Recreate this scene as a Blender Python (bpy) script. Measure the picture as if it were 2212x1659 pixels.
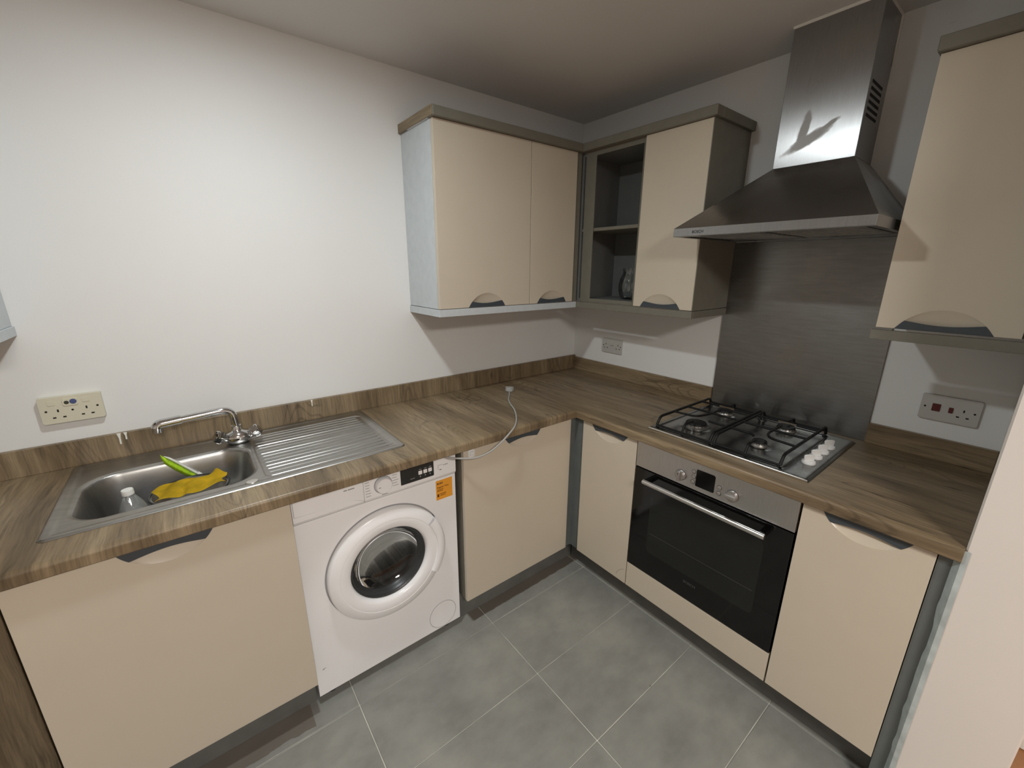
import bpy, bmesh, math, random
from mathutils import Vector, Matrix
random.seed(7)
for o in list(bpy.data.objects): bpy.data.objects.remove(o)
S = bpy.context.scene
COL = S.collection
PI = math.pi

# ------------------------------------------------------------------ camera
cam_d = bpy.data.cameras.new('camera'); cam = bpy.data.objects.new('camera', cam_d); COL.objects.link(cam)
YAW, PITCH, ROLL, FPX = PI/4+0.1213, -0.2731, 0.0045, 896.17
fw = Vector((math.cos(YAW)*math.cos(PITCH), math.sin(YAW)*math.cos(PITCH), math.sin(PITCH)))
rt = Vector((math.sin(YAW), -math.cos(YAW), 0)); up = rt.cross(fw)
rr = rt*math.cos(ROLL)+up*math.sin(ROLL); uu = up*math.cos(ROLL)-rt*math.sin(ROLL)
m = Matrix((rr, uu, -fw)).transposed().to_4x4(); m.translation = Vector((-2.0287, -1.9159, 1.5551))
cam.matrix_world = m
cam_d.sensor_width = 36; cam_d.lens = FPX*36/2212; cam_d.clip_start = 0.02
S.camera = cam
# ------------------------------------------------------------------ world, lamps, exposure
w = bpy.data.worlds.new('world'); S.world = w; w.use_nodes = True
w.node_tree.nodes['Background'].inputs[0].default_value = (0.05, 0.05, 0.05, 1)
LAMP_MAIN = (-1.80, -0.90, 14.0, (0.92, 0.985, 1.0))      # x, y, watts, colour of the kitchen lamp
LAMP_FILL = (-2.05, -3.30, 62.0, (1.0, 0.955, 0.90))        # unseen fill lamp, added for soft warm light from the living space behind
S.view_settings.view_transform = 'Standard'; S.view_settings.look = 'None'
S.view_settings.gamma = 1; S.view_settings.use_curve_mapping = False
S.view_settings.exposure = 0.0

# ------------------------------------------------------------------ helpers
H = 2.3686; ZW = 0.905
def lin(r, g, b):
    f = lambda c: (c/255/12.92) if c/255 <= .04045 else ((c/255+.055)/1.055)**2.4
    return (f(r), f(g), f(b), 1)
WL = {}
def thing(name, label, cat, loc, group=None):
    o = bpy.data.objects.new(name, None); COL.objects.link(o); o.empty_display_size = .05
    o.location = loc; WL[o] = Vector(loc)
    o['label'] = label; o['category'] = cat
    if group: o['group'] = group
    return o
def obj(name, bm, mt, parent=None, smooth=False, label=None, cat=None, kind=None, group=None, org=None):
    me = bpy.data.meshes.new(name)
    off = WL[parent] if parent is not None else (Vector(org) if org else Vector((0, 0, 0)))
    if off.length: bmesh.ops.translate(bm, verts=bm.verts, vec=-off)
    bmesh.ops.recalc_face_normals(bm, faces=bm.faces)
    if smooth is not False:
        for f in bm.faces: f.smooth = True
        ang = math.radians(smooth if smooth is not True else 40)
        for e in bm.edges:
            if len(e.link_faces) == 2 and e.calc_face_angle(0) > ang: e.smooth = False
    bm.to_mesh(me); bm.free()
    o = bpy.data.objects.new(name, me); COL.objects.link(o)
    if mt is not None: me.materials.append(mt)
    if parent is not None: o.parent = parent
    elif org: o.location = off
    WL[o] = off
    if smooth == 30:
        wn = o.modifiers.new('flat_faces', 'WEIGHTED_NORMAL'); wn.keep_sharp = True; wn.weight = 100
    if label: o['label'] = label
    if cat: o['category'] = cat
    if kind: o['kind'] = kind
    if group: o['group'] = group
    return o
def B(): return bmesh.new()
def box(bm, x0, x1, y0, y1, z0, z1, bev=0, seg=1):
    x0, x1 = sorted((x0, x1)); y0, y1 = sorted((y0, y1)); z0, z1 = sorted((z0, z1))
    r = bmesh.ops.create_cube(bm, size=1)
    for v in r['verts']:
        v.co = Vector(((x0+x1)/2+v.co.x*(x1-x0), (y0+y1)/2+v.co.y*(y1-y0), (z0+z1)/2+v.co.z*(z1-z0)))
    if bev:
        es = list({e for v in r['verts'] for e in v.link_edges})
        bmesh.ops.bevel(bm, geom=es, offset=bev, segments=seg, affect='EDGES', profile=.5)
    return bm
def bx(*a, **k): return box(B(), *a, **k)
class Frame:
    """front-facing frame: u to the right, v up, w out of the front"""
    def __init__(s, o, u, w): s.o = Vector(o); s.u = Vector(u); s.w = Vector(w); s.v = Vector((0, 0, 1))
    def __call__(s, u, v, w): return s.o+s.u*u+s.v*v+s.w*w
def FL(x, y, z): return Frame((x, y, z), (1, 0, 0), (0, -1, 0))      # faces the room from the left wall
def FR(x, y, z): return Frame((x, y, z), (0, -1, 0), (-1, 0, 0))     # faces the room from the right wall
def fbox(bm, F, u0, u1, v0, v1, w0, w1, bev=0, seg=1):
    a = F(u0, v0, w0); b = F(u1, v1, w1)
    return box(bm, a.x, b.x, a.y, b.y, a.z, b.z, bev, seg)
def prism(bm, F, pts, w0, w1, bev=0, seg=2):
    """polygon (u, v) extruded from w0 to w1; bevels the w1 rim"""
    a = [bm.verts.new(F(u, v, w0)) for u, v in pts]; b = [bm.verts.new(F(u, v, w1)) for u, v in pts]
    n = len(pts); bm.faces.new(a[::-1]); top = bm.faces.new(b)
    for i in range(n): bm.faces.new((a[i], a[(i+1) % n], b[(i+1) % n], b[i]))
    if bev: bmesh.ops.bevel(bm, geom=list(top.edges), offset=bev, segments=seg, affect='EDGES', profile=.5, clamp_overlap=True)
    return bm
def tube(bm, pts, r, n=10, closed=False, caps=True, sq=False):
    pts = [Vector(p) for p in pts]; rs = r if isinstance(r, (list, tuple)) else [r]*len(pts)
    rings = []; prev = None
    for i, p in enumerate(pts):
        t = (pts[min(i+1, len(pts)-1)]-pts[max(i-1, 0)]).normalized()
        if prev is None:
            a = Vector((0, 0, 1)) if abs(t.z) < .9 else Vector((1, 0, 0)); nrm = (a-t*a.dot(t)).normalized()
        else: nrm = (prev-t*prev.dot(t)).normalized()
        prev = nrm; bn = t.cross(nrm)
        off = PI/4 if sq else 0
        rings.append([bm.verts.new(p+(nrm*math.cos(2*PI*k/n+off)+bn*math.sin(2*PI*k/n+off))*rs[i]) for k in range(n)])
    for i in range(len(rings)-1):
        for k in range(n): bm.faces.new((rings[i][k], rings[i][(k+1) % n], rings[i+1][(k+1) % n], rings[i+1][k]))
    if caps: bm.faces.new(rings[0][::-1]); bm.faces.new(rings[-1])
    return bm
def lathe(bm, prof, o, axis=(0, 0, 1), n=48, a0=0, a1=2*PI, cap0=False, cap1=False):
    """profile [(radius, height along axis)]"""
    ax = Vector(axis).normalized(); s = Vector((1, 0, 0)) if abs(ax.x) < .9 else Vector((0, 1, 0))
    s = (s-ax*s.dot(ax)).normalized(); t = ax.cross(s); o = Vector(o); full = abs(a1-a0-2*PI) < 1e-6
    m_ = n if full else n+1; rings = []
    for r, h in prof:
        if r < 1e-6: rings.append([bm.verts.new(o+ax*h)]); continue
        rings.append([bm.verts.new(o+ax*h+(s*math.cos(a0+(a1-a0)*k/n)+t*math.sin(a0+(a1-a0)*k/n))*r) for k in range(m_)])
    for i in range(len(rings)-1):
        p, q = rings[i], rings[i+1]
        for k in range(n):
            k2 = (k+1) % m_
            if len(p) == 1 and len(q) == 1: continue
            if len(p) == 1: bm.faces.new((p[0], q[k], q[k2]))
            elif len(q) == 1: bm.faces.new((p[k], q[0], p[k2]))
            else: bm.faces.new((p[k], p[k2], q[k2], q[k]))
    if cap0 and len(rings[0]) > 2: bm.faces.new(rings[0])
    if cap1 and len(rings[-1]) > 2: bm.faces.new(rings[-1])
    return bm
def smooth_path(pts, sub=6):
    pts = [Vector(p) for p in pts]; out = []
    for i in range(len(pts)-1):
        p0 = pts[max(i-1, 0)]; p1 = pts[i]; p2 = pts[i+1]; p3 = pts[min(i+2, len(pts)-1)]
        for k in range(sub):
            t = k/sub
            out.append(.5*((2*p1)+(p2-p0)*t+(2*p0-5*p1+4*p2-p3)*t*t+(3*p1-p0-3*p2+p3)*t**3))
    out.append(pts[-1]); return out
def fillet(pts, r, n=5):
    pts = [Vector(p) for p in pts]; out = [pts[0]]
    for i in range(1, len(pts)-1):
        a, b, c = pts[i-1], pts[i], pts[i+1]
        d1 = (a-b); d2 = (c-b); rr_ = min(r, d1.length*.49, d2.length*.49)
        p, q = b+d1.normalized()*rr_, b+d2.normalized()*rr_
        for k in range(n+1):
            t = k/n; out.append(p*(1-t)**2+b*2*t*(1-t)+q*t*t)
    out.append(pts[-1]); return out
def rrect(u0, u1, v0, v1, r, n=5):
    out = []
    for cx, cy, a in ((u1-r, v1-r, 0), (u0+r, v1-r, 90), (u0+r, v0+r, 180), (u1-r, v0+r, 270)):
        for k in range(n+1):
            t = math.radians(a+90*k/n); out.append((cx+r*math.cos(t), cy+r*math.sin(t)))
    return out
def text(name, s, F, u, v, size, mt, parent, w=.0006, align='LEFT', bold=0, sx=1):
    cu = bpy.data.curves.new('txt', 'FONT'); cu.body = s; cu.size = size; cu.align_x = align; cu.offset = bold
    to = bpy.data.objects.new('txt', cu); COL.objects.link(to)
    dg = bpy.context.evaluated_depsgraph_get(); me = bpy.data.meshes.new_from_object(to.evaluated_get(dg))
    bm = B(); bm.from_mesh(me)
    for vt in bm.verts: vt.co = F(u+vt.co.x*sx, v+vt.co.y, w)
    bpy.data.objects.remove(to); bpy.data.curves.remove(cu); bpy.data.meshes.remove(me)
    return obj(name, bm, mt, parent)

# ------------------------------------------------------------------ materials
def nm(name):
    mt = bpy.data.materials.new(name); mt.use_nodes = True
    nt = mt.node_tree; return mt, nt, nt.nodes['Principled BSDF']
def N(nt, t, **k):
    n = nt.nodes.new(t)
    for a, b in k.items(): setattr(n, a, b)
    return n
def noise(nt, vec, scale, detail=3, rough=.5):
    n = N(nt, 'ShaderNodeTexNoise'); n.inputs['Scale'].default_value = scale; n.inputs['Detail'].default_value = detail
    n.inputs['Roughness'].default_value = rough; nt.links.new(vec, n.inputs['Vector']); return n.outputs['Fac']
def ramp(nt, fac, stops):
    r = N(nt, 'ShaderNodeValToRGB'); nt.links.new(fac, r.inputs['Fac']); e = r.color_ramp.elements
    e[0].position, e[0].color = stops[0]; e[1].position, e[1].color = stops[-1]
    for p, c in stops[1:-1]: x = e.new(p); x.color = c
    return r.outputs['Color']
def g(v): return (v, v, v, 1)
def mixc(nt, fac, a, b, mode='MIX'):
    n = N(nt, 'ShaderNodeMix', data_type='RGBA', blend_type=mode)
    for s, val in (('Factor', fac), ('A', a), ('B', b)):
        i = [x for x in n.inputs if x.name == s and (x.type == 'RGBA' or (s == 'Factor' and x.type == 'VALUE'))][0]
        if hasattr(val, 'links'): nt.links.new(val, i)
        else: i.default_value = val
    return [x for x in n.outputs if x.type == 'RGBA'][0]
def math_(nt, op, a, b=0, c=None, clamp=False):
    n = N(nt, 'ShaderNodeMath', operation=op, use_clamp=clamp)
    for i, val in enumerate((a, b) if c is None else (a, b, c)):
        if hasattr(val, 'links'): nt.links.new(val, n.inputs[i])
        else: n.inputs[i].default_value = val
    return n.outputs[0]
def mapping(nt, vec, scale=(1, 1, 1), loc=(0, 0, 0)):
    n = N(nt, 'ShaderNodeMapping'); n.inputs['Scale'].default_value = scale; n.inputs['Location'].default_value = loc
    nt.links.new(vec, n.inputs['Vector']); return n.outputs[0]
def pos(nt): return N(nt, 'ShaderNodeNewGeometry').outputs['Position']
def bump(nt, bs, h, strength, dist=.002):
    n = N(nt, 'ShaderNodeBump'); n.inputs['Strength'].default_value = strength; n.inputs['Distance'].default_value = dist
    nt.links.new(h, n.inputs['Height']); nt.links.new(n.outputs[0], bs.inputs['Normal'])
def plain(name, col, rough=.5, metal=0, spec=.5, var=.06, vscale=8, bmp=0, bscale=200, coat=0):
    mt, nt, bs = nm(name); p = pos(nt)
    f = noise(nt, p, vscale, 4)
    c = ramp(nt, f, [(.3, tuple(x*(1-var) for x in col[:3])+(1,)), (.7, tuple(min(1, x*(1+var)) for x in col[:3])+(1,))])
    nt.links.new(c, bs.inputs['Base Color'])
    bs.inputs['Roughness'].default_value = rough; bs.inputs['Metallic'].default_value = metal
    bs.inputs['Specular IOR Level'].default_value = spec; bs.inputs['Coat Weight'].default_value = coat
    if bmp: bump(nt, bs, noise(nt, p, bscale, 2), bmp, .001)
    return mt
def steel(name, col, rough, aniso=.6, rotate=0, brush=(1, 1, 60), dirt=.15, tangent='Z'):
    mt, nt, bs = nm(name); p = pos(nt)
    st = noise(nt, mapping(nt, p, brush), 14, 5, .7)
    sm = noise(nt, p, 5, 2, .5)
    c = ramp(nt, st, [(.3, tuple(x*.88 for x in col[:3])+(1,)), (.7, tuple(min(1, x*1.08) for x in col[:3])+(1,))])
    d = ramp(nt, sm, [(.25, g(1-dirt)), (.75, g(1))])
    nt.links.new(mixc(nt, 1.0, c, d, 'MULTIPLY'), bs.inputs['Base Color'])
    bs.inputs['Metallic'].default_value = 1
    r = ramp(nt, sm, [(.2, g(min(1, rough*1.25))), (.8, g(rough*.85))])
    nt.links.new(r, bs.inputs['Roughness'])
    if aniso:
        bs.inputs['Anisotropic'].default_value = aniso; bs.inputs['Anisotropic Rotation'].default_value = rotate
        t = N(nt, 'ShaderNodeTangent', direction_type='RADIAL', axis=tangent); nt.links.new(t.outputs[0], bs.inputs['Tangent'])
    return mt
def wall_mat(name, col, specks=True):
    mt, nt, bs = nm(name); p = pos(nt)
    c = ramp(nt, noise(nt, p, 1.6, 4), [(.3, tuple(x*.965 for x in col[:3])+(1,)), (.7, col)])
    if specks:
        v = N(nt, 'ShaderNodeTexVoronoi'); v.inputs['Scale'].default_value = 3.1; nt.links.new(p, v.inputs['Vector'])
        s = math_(nt, 'LESS_THAN', v.outputs['Distance'], .012)
        c = mixc(nt, s, c, lin(95, 88, 76))
        sc = ramp(nt, noise(nt, mapping(nt, p, (6, 6, 30)), 2.2, 3), [(.73, g(0)), (.80, g(.35))])
        c = mixc(nt, sc, c, lin(190, 182, 160))
    nt.links.new(c, bs.inputs['Base Color']); bs.inputs['Roughness'].default_value = .55
    bs.inputs['Specular IOR Level'].default_value = .3
    bump(nt, bs, noise(nt, p, 160, 3), .12, .0015)
    return mt
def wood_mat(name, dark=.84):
    """oak-look laminate, grain running across the left run and wrapping over its nosing"""
    mt, nt, bs = nm(name); p = pos(nt)
    sx = N(nt, 'ShaderNodeSeparateXYZ'); nt.links.new(p, sx.inputs[0])
    dz = math_(nt, 'SUBTRACT', sx.outputs[2], ZW)
    cb = N(nt, 'ShaderNodeCombineXYZ')
    sn = N(nt, 'ShaderNodeSeparateXYZ'); nt.links.new(N(nt, 'ShaderNodeNewGeometry').outputs['True Normal'], sn.inputs[0])
    for k in (0, 1):
        on = math_(nt, 'GREATER_THAN', math_(nt, 'ABSOLUTE', sn.outputs[k]), .5)
        nt.links.new(math_(nt, 'MULTIPLY_ADD', dz, on, sx.outputs[k]), cb.inputs[k])
    uv = cb.outputs[0]
    warp = N(nt, 'ShaderNodeTexNoise'); warp.inputs['Scale'].default_value = 3.5; warp.inputs['Detail'].default_value = 2
    nt.links.new(uv, warp.inputs['Vector'])
    va = N(nt, 'ShaderNodeVectorMath', operation='MULTIPLY_ADD'); nt.links.new(warp.outputs['Color'], va.inputs[0])
    va.inputs[1].default_value = (.035, .06, 0); nt.links.new(uv, va.inputs[2]); q = va.outputs[0]
    broad = noise(nt, mapping(nt, q, (9, 1.1, 1)), 1, 4, .55)
    base = ramp(nt, broad, [(.28, lin(110, 94, 72)), (.45, lin(136, 117, 91)), (.58, lin(152, 133, 105)), (.75, lin(170, 151, 122))])
    ringn = noise(nt, mapping(nt, q, (5.5, 1.3, 1), (4, 2, 0)), 1, 1.2, .4)
    rg = math_(nt, 'SINE', math_(nt, 'MULTIPLY', ringn, 150))
    rings = ramp(nt, rg, [(.0, g(1)), (.60, g(1)), (.95, g(.72))])
    mask = ramp(nt, noise(nt, mapping(nt, q, (4.5, 2.2, 1), (9, 3, 0)), 1, 1), [(.52, g(0)), (.60, g(1))])
    c = mixc(nt, mask, base, mixc(nt, 1.0, base, rings, 'MULTIPLY'))
    med = ramp(nt, noise(nt, mapping(nt, q, (48, 2.6, 1), (5, 5, 0)), 1, 4, .65), [(.30, g(.72)), (.52, g(1.0)), (.70, g(1.16))])
    c = mixc(nt, 1.0, c, med, 'MULTIPLY')
    fine = ramp(nt, noise(nt, mapping(nt, q, (210, 9.0, 1)), 1, 5, .65), [(.30, g(.68)), (.52, g(1.0)), (.72, g(1.2))])
    c = mixc(nt, 1.0, c, fine, 'MULTIPLY')
    cracks = ramp(nt, noise(nt, mapping(nt, q, (34, 3.2, 1), (1, 7, 0)), 1, 4, .6), [(.58, g(1)), (.70, g(.52))])
    c = mixc(nt, .85, c, cracks, 'MULTIPLY')
    v = N(nt, 'ShaderNodeTexVoronoi'); v.inputs['Scale'].default_value = 1; nt.links.new(mapping(nt, q, (9, 3.6, 0)), v.inputs['Vector'])
    knot = ramp(nt, v.outputs['Distance'], [(.03, g(.45)), (.10, g(1))])
    c = mixc(nt, .85, c, knot, 'MULTIPLY')
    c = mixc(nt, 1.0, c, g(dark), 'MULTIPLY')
    nt.links.new(c, bs.inputs['Base Color']); bs.inputs['Roughness'].default_value = .38
    bs.inputs['Specular IOR Level'].default_value = .4
    bump(nt, bs, fine, .06, .0006)
    return mt
def tile_mat(name):
    mt, nt, bs = nm(name); p = pos(nt)
    c = ramp(nt, noise(nt, p, 3.2, 6, .6), [(.3, lin(130, 130, 125)), (.5, lin(142, 142, 136)), (.72, lin(155, 154, 147))])
    sm = ramp(nt, noise(nt, mapping(nt, p, (1, 1.6, 1), (3, 1, 0)), 7, 6, .65), [(.35, g(.86)), (.55, g(1)), (.75, g(1.07))])
    c = mixc(nt, 1.0, c, sm, 'MULTIPLY')
    v = N(nt, 'ShaderNodeTexVoronoi'); v.inputs['Scale'].default_value = 5.5; nt.links.new(p, v.inputs['Vector'])
    c = mixc(nt, math_(nt, 'LESS_THAN', v.outputs['Distance'], .022), c, lin(66, 62, 56))
    # brown adhesive band left on the tiles in front of the plinth
    sx = N(nt, 'ShaderNodeSeparateXYZ'); nt.links.new(p, sx.inputs[0])
    e = math_(nt, 'MULTIPLY', math_(nt, 'SUBTRACT', noise(nt, p, 18, 2), .5), .03)
    yy = math_(nt, 'ADD', sx.outputs[1], e)
    band = math_(nt, 'MULTIPLY', math_(nt, 'GREATER_THAN', yy, -.602),
                 math_(nt, 'GREATER_THAN', math_(nt, 'ADD', sx.outputs[0], e), -1.215))
    band2 = math_(nt, 'MULTIPLY', math_(nt, 'GREATER_THAN', yy, -.64), math_(nt, 'LESS_THAN', sx.outputs[0], -1.90))
    st = math_(nt, 'MULTIPLY', math_(nt, 'ADD', band, band2, clamp=True), .75)
    c = mixc(nt, st, c, lin(104, 94, 84))
    nt.links.new(c, bs.inputs['Base Color']); bs.inputs['Roughness'].default_value = .42
    bump(nt, bs, noise(nt, p, 90, 4), .08, .001)
    return mt
def glass_mat(name, tint=(1, 1, 1, 1), refl=.04, rough=.02):
    mt = bpy.data.materials.new(name); mt.use_nodes = True; nt = mt.node_tree; nt.nodes.clear()
    o = N(nt, 'ShaderNodeOutputMaterial'); t = N(nt, 'ShaderNodeBsdfTransparent'); gl = N(nt, 'ShaderNodeBsdfGlossy')
    t.inputs[0].default_value = tint; gl.inputs['Roughness'].default_value = rough
    fr = N(nt, 'ShaderNodeFresnel'); fr.inputs[0].default_value = 1.5
    fac = math_(nt, 'ADD', fr.outputs[0], refl, clamp=True)
    ms = N(nt, 'ShaderNodeMixShader'); nt.links.new(fac, ms.inputs[0]); nt.links.new(t.outputs[0], ms.inputs[1]); nt.links.new(gl.outputs[0], ms.inputs[2])
    nt.links.new(ms.outputs[0], o.inputs[0]); return mt
def emit(name, col, strength):
    mt = bpy.data.materials.new(name); mt.use_nodes = True; nt = mt.node_tree; nt.nodes.clear()
    o = N(nt, 'ShaderNodeOutputMaterial'); e = N(nt, 'ShaderNodeEmission'); e.inputs[0].default_value = (*col, 1); e.inputs[1].default_value = strength
    nt.links.new(e.outputs[0], o.inputs[0]); return mt

M = {}
M['wall'] = wall_mat('white_wall_paint', (.80, .80, .785, 1))
M['nib'] = wall_mat('magnolia_wall_paint', (.76, .715, .665, 1), False)
M['ceil'] = wall_mat('ceiling_paint', (.70, .69, .665, 1), False)
M['cream'] = plain('cream_gloss_door', lin(203, 192, 174), .30, var=.012, spec=.45)
M['grey'] = plain('olive_grey_laminate', lin(118, 115, 104), .45, var=.05, vscale=25)
M['slate'] = plain('slate_grey_post', lin(98, 103, 102), .45, var=.06, vscale=20)
M['silver'] = plain('silver_laminate', lin(196, 202, 205), .42, var=.04, vscale=30)
M['dark'] = plain('cabinet_interior_grey', lin(112, 114, 112), .6, var=.05)
M['handle'] = plain('slate_grey_handle', lin(62, 69, 75), .45, var=.06)
M['plinth'] = plain('plinth_grey', lin(104, 104, 101), .5, var=.14, vscale=12)
M['wood'] = wood_mat('oak_laminate')
M['tile'] = tile_mat('grey_floor_tile')
M['grout'] = plain('pale_grout', lin(200, 198, 188), .9, var=.28, vscale=5)
M['white'] = plain('white_enamel', (.90, .895, .90, 1), .22, var=.015)
M['whiteplastic'] = plain('white_plastic', (.76, .755, .74, 1), .35, var=.02)
M['socket'] = plain('grey_white_socket_plastic', lin(188, 186, 180), .35, var=.02)
M['ivory'] = plain('aged_ivory_plastic', lin(214, 209, 188), .4, var=.03)
M['black'] = plain('black_gloss', (.003, .003, .003, 1), .08, var=.01)
M['hole'] = plain('dark_hole', (.008, .006, .005, 1), .8, var=.01)
M['blackmatt'] = plain('black_cast_iron', (.006, .006, .006, 1), .5, spec=.25, var=.2, vscale=60)
M['rubber'] = plain('dark_grey_rubber', (.028, .031, .032, 1), .35, var=.1)
M['steel'] = steel('brushed_steel_hood', (.39, .39, .39, 1), .28, .75, 0, (40, 40, 1), .08)
M['steelH'] = steel('brushed_steel_panel', (.60, .59, .585, 1), .30, .6, 0, (40, 40, 1), .06)
M['splash'] = steel('smeared_steel_splashback', (.28, .272, .26, 1), .28, .6, .25, (1, .6, 7), .10)
M['hob'] = steel('dirty_hob_steel', (.36, .36, .35, 1), .24, 0, 0, (3, 40, 1), .45)
M['sink'] = steel('stained_sink_steel', (.47, .46, .44, 1), .31, 0, 0, (1, 4, 1), .14)
def smeared_chimney():
    mt = M['steel'].copy(); mt.name = 'greasy_chimney_steel'; nt = mt.node_tree; bs = nt.nodes['Principled BSDF']; p = pos(nt)
    sx = N(nt, 'ShaderNodeSeparateXYZ'); nt.links.new(p, sx.inputs[0]); tot = None
    wob = math_(nt, 'MULTIPLY', math_(nt, 'SUBTRACT', noise(nt, p, 24, 3), .5), 1.6)
    for cy, cz, an, la, lb in ((-1.262, 1.997, 2.66, .075, .017), (-1.245, 2.040, 1.75, .055, .014), (-1.300, 2.022, 2.62, .050, .008)):
        dy = math_(nt, 'SUBTRACT', sx.outputs[1], cy); dz = math_(nt, 'SUBTRACT', sx.outputs[2], cz); c, s_ = math.cos(an), math.sin(an)
        a_ = math_(nt, 'ADD', math_(nt, 'MULTIPLY', dy, c/la), math_(nt, 'MULTIPLY', dz, s_/la))
        b_ = math_(nt, 'ADD', math_(nt, 'MULTIPLY', dy, -s_/lb), math_(nt, 'MULTIPLY', dz, c/lb))
        d_ = math_(nt, 'SQRT', math_(nt, 'ADD', math_(nt, 'MULTIPLY', a_, a_), math_(nt, 'MULTIPLY', b_, b_)))
        k = math_(nt, 'MULTIPLY', math_(nt, 'SUBTRACT', 1.15, math_(nt, 'ADD', d_, wob)), 2.5, clamp=True)
        tot = k if tot is None else math_(nt, 'MAXIMUM', tot, k)
    for sock, val in (('Base Color', (.30, .285, .265, 1)), ('Roughness', g(.60))):
        old = bs.inputs[sock].links[0].from_socket
        nt.links.new(mixc(nt, math_(nt, 'MULTIPLY', tot, .75), old, val), bs.inputs[sock])
    return mt
M['chrome'] = plain('chrome', (.62, .62, .62, 1), .10, 1, var=.05)
M['alu'] = plain('satin_aluminium', (.70, .69, .66, 1), .28, 1, var=.03)
M['dullsteel'] = plain('drum_steel', (.42, .41, .39, 1), .35, 1, var=.2, vscale=40)
M['silverbtn'] = plain('silver_button', (.42, .40, .38, 1), .35, .8, var=.05)
M['ring'] = plain('burner_ring_metal', (.30, .29, .27, 1), .4, .9, var=.2, vscale=50)
M['orange'] = plain('orange_sticker', lin(240, 164, 48), .45, var=.04)
M['ink'] = plain('dark_print', (.03, .028, .03, 1), .6, var=.02)
M['brownink'] = plain('brown_print', lin(96, 50, 8), .6, var=.02)
M['greyink'] = plain('grey_print', (.34, .34, .35, 1), .6, var=.02)
M['dimink'] = plain('dim_grey_print', (.06, .06, .06, 1), .5, var=.02)
M['red'] = plain('dark_red_rocker', (.09, .003, .004, 1), .35, var=.05)
M['yellow'] = plain('yellow_cloth', lin(226, 190, 34), .85, var=.22, vscale=22, bmp=.5, bscale=420)
M['green'] = plain('lime_green_bristles', lin(160, 200, 20), .7, var=.25, vscale=60, bmp=.6, bscale=500)
M['brushwhite'] = plain('white_brush_plastic', (.78, .78, .74, 1), .35, var=.03)
M['blue'] = plain('blue_label', lin(30, 84, 150), .5, var=.2, vscale=50)
M['cable'] = plain('grey_cable', lin(168, 168, 164), .45, var=.03)
M['paint'] = plain('white_paint_drip', (.82, .81, .76, 1), .5, var=.05)
M['sealant'] = plain('smeared_white_sealant', lin(176, 186, 186), .6, var=.18, vscale=26)
M['glass'] = glass_mat('clear_glass', (.93, .96, .95, 1), .09, .05)
M['doorglass'] = glass_mat('washer_door_glass', (.80, .81, .81, 1), .0, .04)
M['pet'] = glass_mat('clear_bottle_plastic', (.90, .92, .92, 1), .06, .08)
_nt = M['pet'].node_tree; _o = [n for n in _nt.nodes if n.type == 'OUTPUT_MATERIAL'][0]; _sh = _o.inputs[0].links[0].from_socket
_d = N(_nt, 'ShaderNodeBsdfDiffuse'); _d.inputs[0].default_value = (.55, .56, .55, 1)
_mx = N(_nt, 'ShaderNodeMixShader'); _mx.inputs[0].default_value = .30; _nt.links.new(_sh, _mx.inputs[1]); _nt.links.new(_d.outputs[0], _mx.inputs[2]); _nt.links.new(_mx.outputs[0], _o.inputs[0])
M['laminate'] = plain('orange_wood_floor', lin(164, 116, 78), .4, var=.15, vscale=14)
M['pan'] = plain('worn_pan_metal', (.34, .34, .33, 1), .45, .25, var=.2, vscale=30)

# ------------------------------------------------------------------ room
XL, YB = -4.6, -5.0                       # far limits of the open-plan room
floor = obj('floor', bx(XL, .1, -2.15, .1, -.10, -.0035), M['grout'], kind='structure', label='grey tiled kitchen floor with pale grout')
obj('floor_living', bx(XL, .1, YB, -2.15, -.10, -.001), M['laminate'], kind='structure', label='orange-brown wood floor beyond the wall end')
TX, TW, G1, TH = -1.1545, .6017, -.6637, .3088
GR = .0019
cx_ = [TX+k*TW for k in range(-4, 3)]; cy_ = [G1-k*TH for k in range(-2, 5)]
base_tile = None
for i in range(len(cx_)-1):
    for j in range(len(cy_)-1):
        x0, x1 = cx_[i]+GR, cx_[i+1]-GR; y1, y0 = cy_[j]-GR, cy_[j+1]+GR
        x1 = min(x1, -.03); y1 = min(y1, -.03); y0 = max(y0, -2.148)
        if x1-x0 < .03 or y1-y0 < .03: continue
        b = B(); box(b, x0, x1, y0, y1, -.009, random.uniform(-.0003, .0003), .0012)
        obj('tile', b, M['tile'], floor)
obj('ceiling', bx(XL, .1, YB, .1, H, H+.1), M['ceil'], kind='structure', label='plain off-white painted ceiling')
obj('wall_left', bx(XL, .1, 0, .1, 0, H), M['wall'], kind='structure', label='white painted wall behind the sink, slightly speckled')
obj('wall_right', bx(0, .1, YB, 0, 0, H), M['wall'], kind='structure', label='white painted wall behind the hob')
obj('wall_rear', bx(XL, 0, YB-.1, YB, 0, H), M['wall'], kind='structure', label='white wall at the rear of the room')
obj('wall_side', bx(XL-.1, XL, YB, .1, 0, H), M['wall'], kind='structure', label='white wall at the side of the room')
YN = -1.917
nib = obj('wall_end', bx(-.632, 0, YN-.18, YN, 0, H, .004), M['nib'], kind='structure', label='beige painted wall end closing off the worktop')
obj('baseboard_right', bx(-.05, 0, YB, YN-.18, 0, .12, .006), M['paint'], kind='structure', label='white skirting board beyond the wall end')
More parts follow.
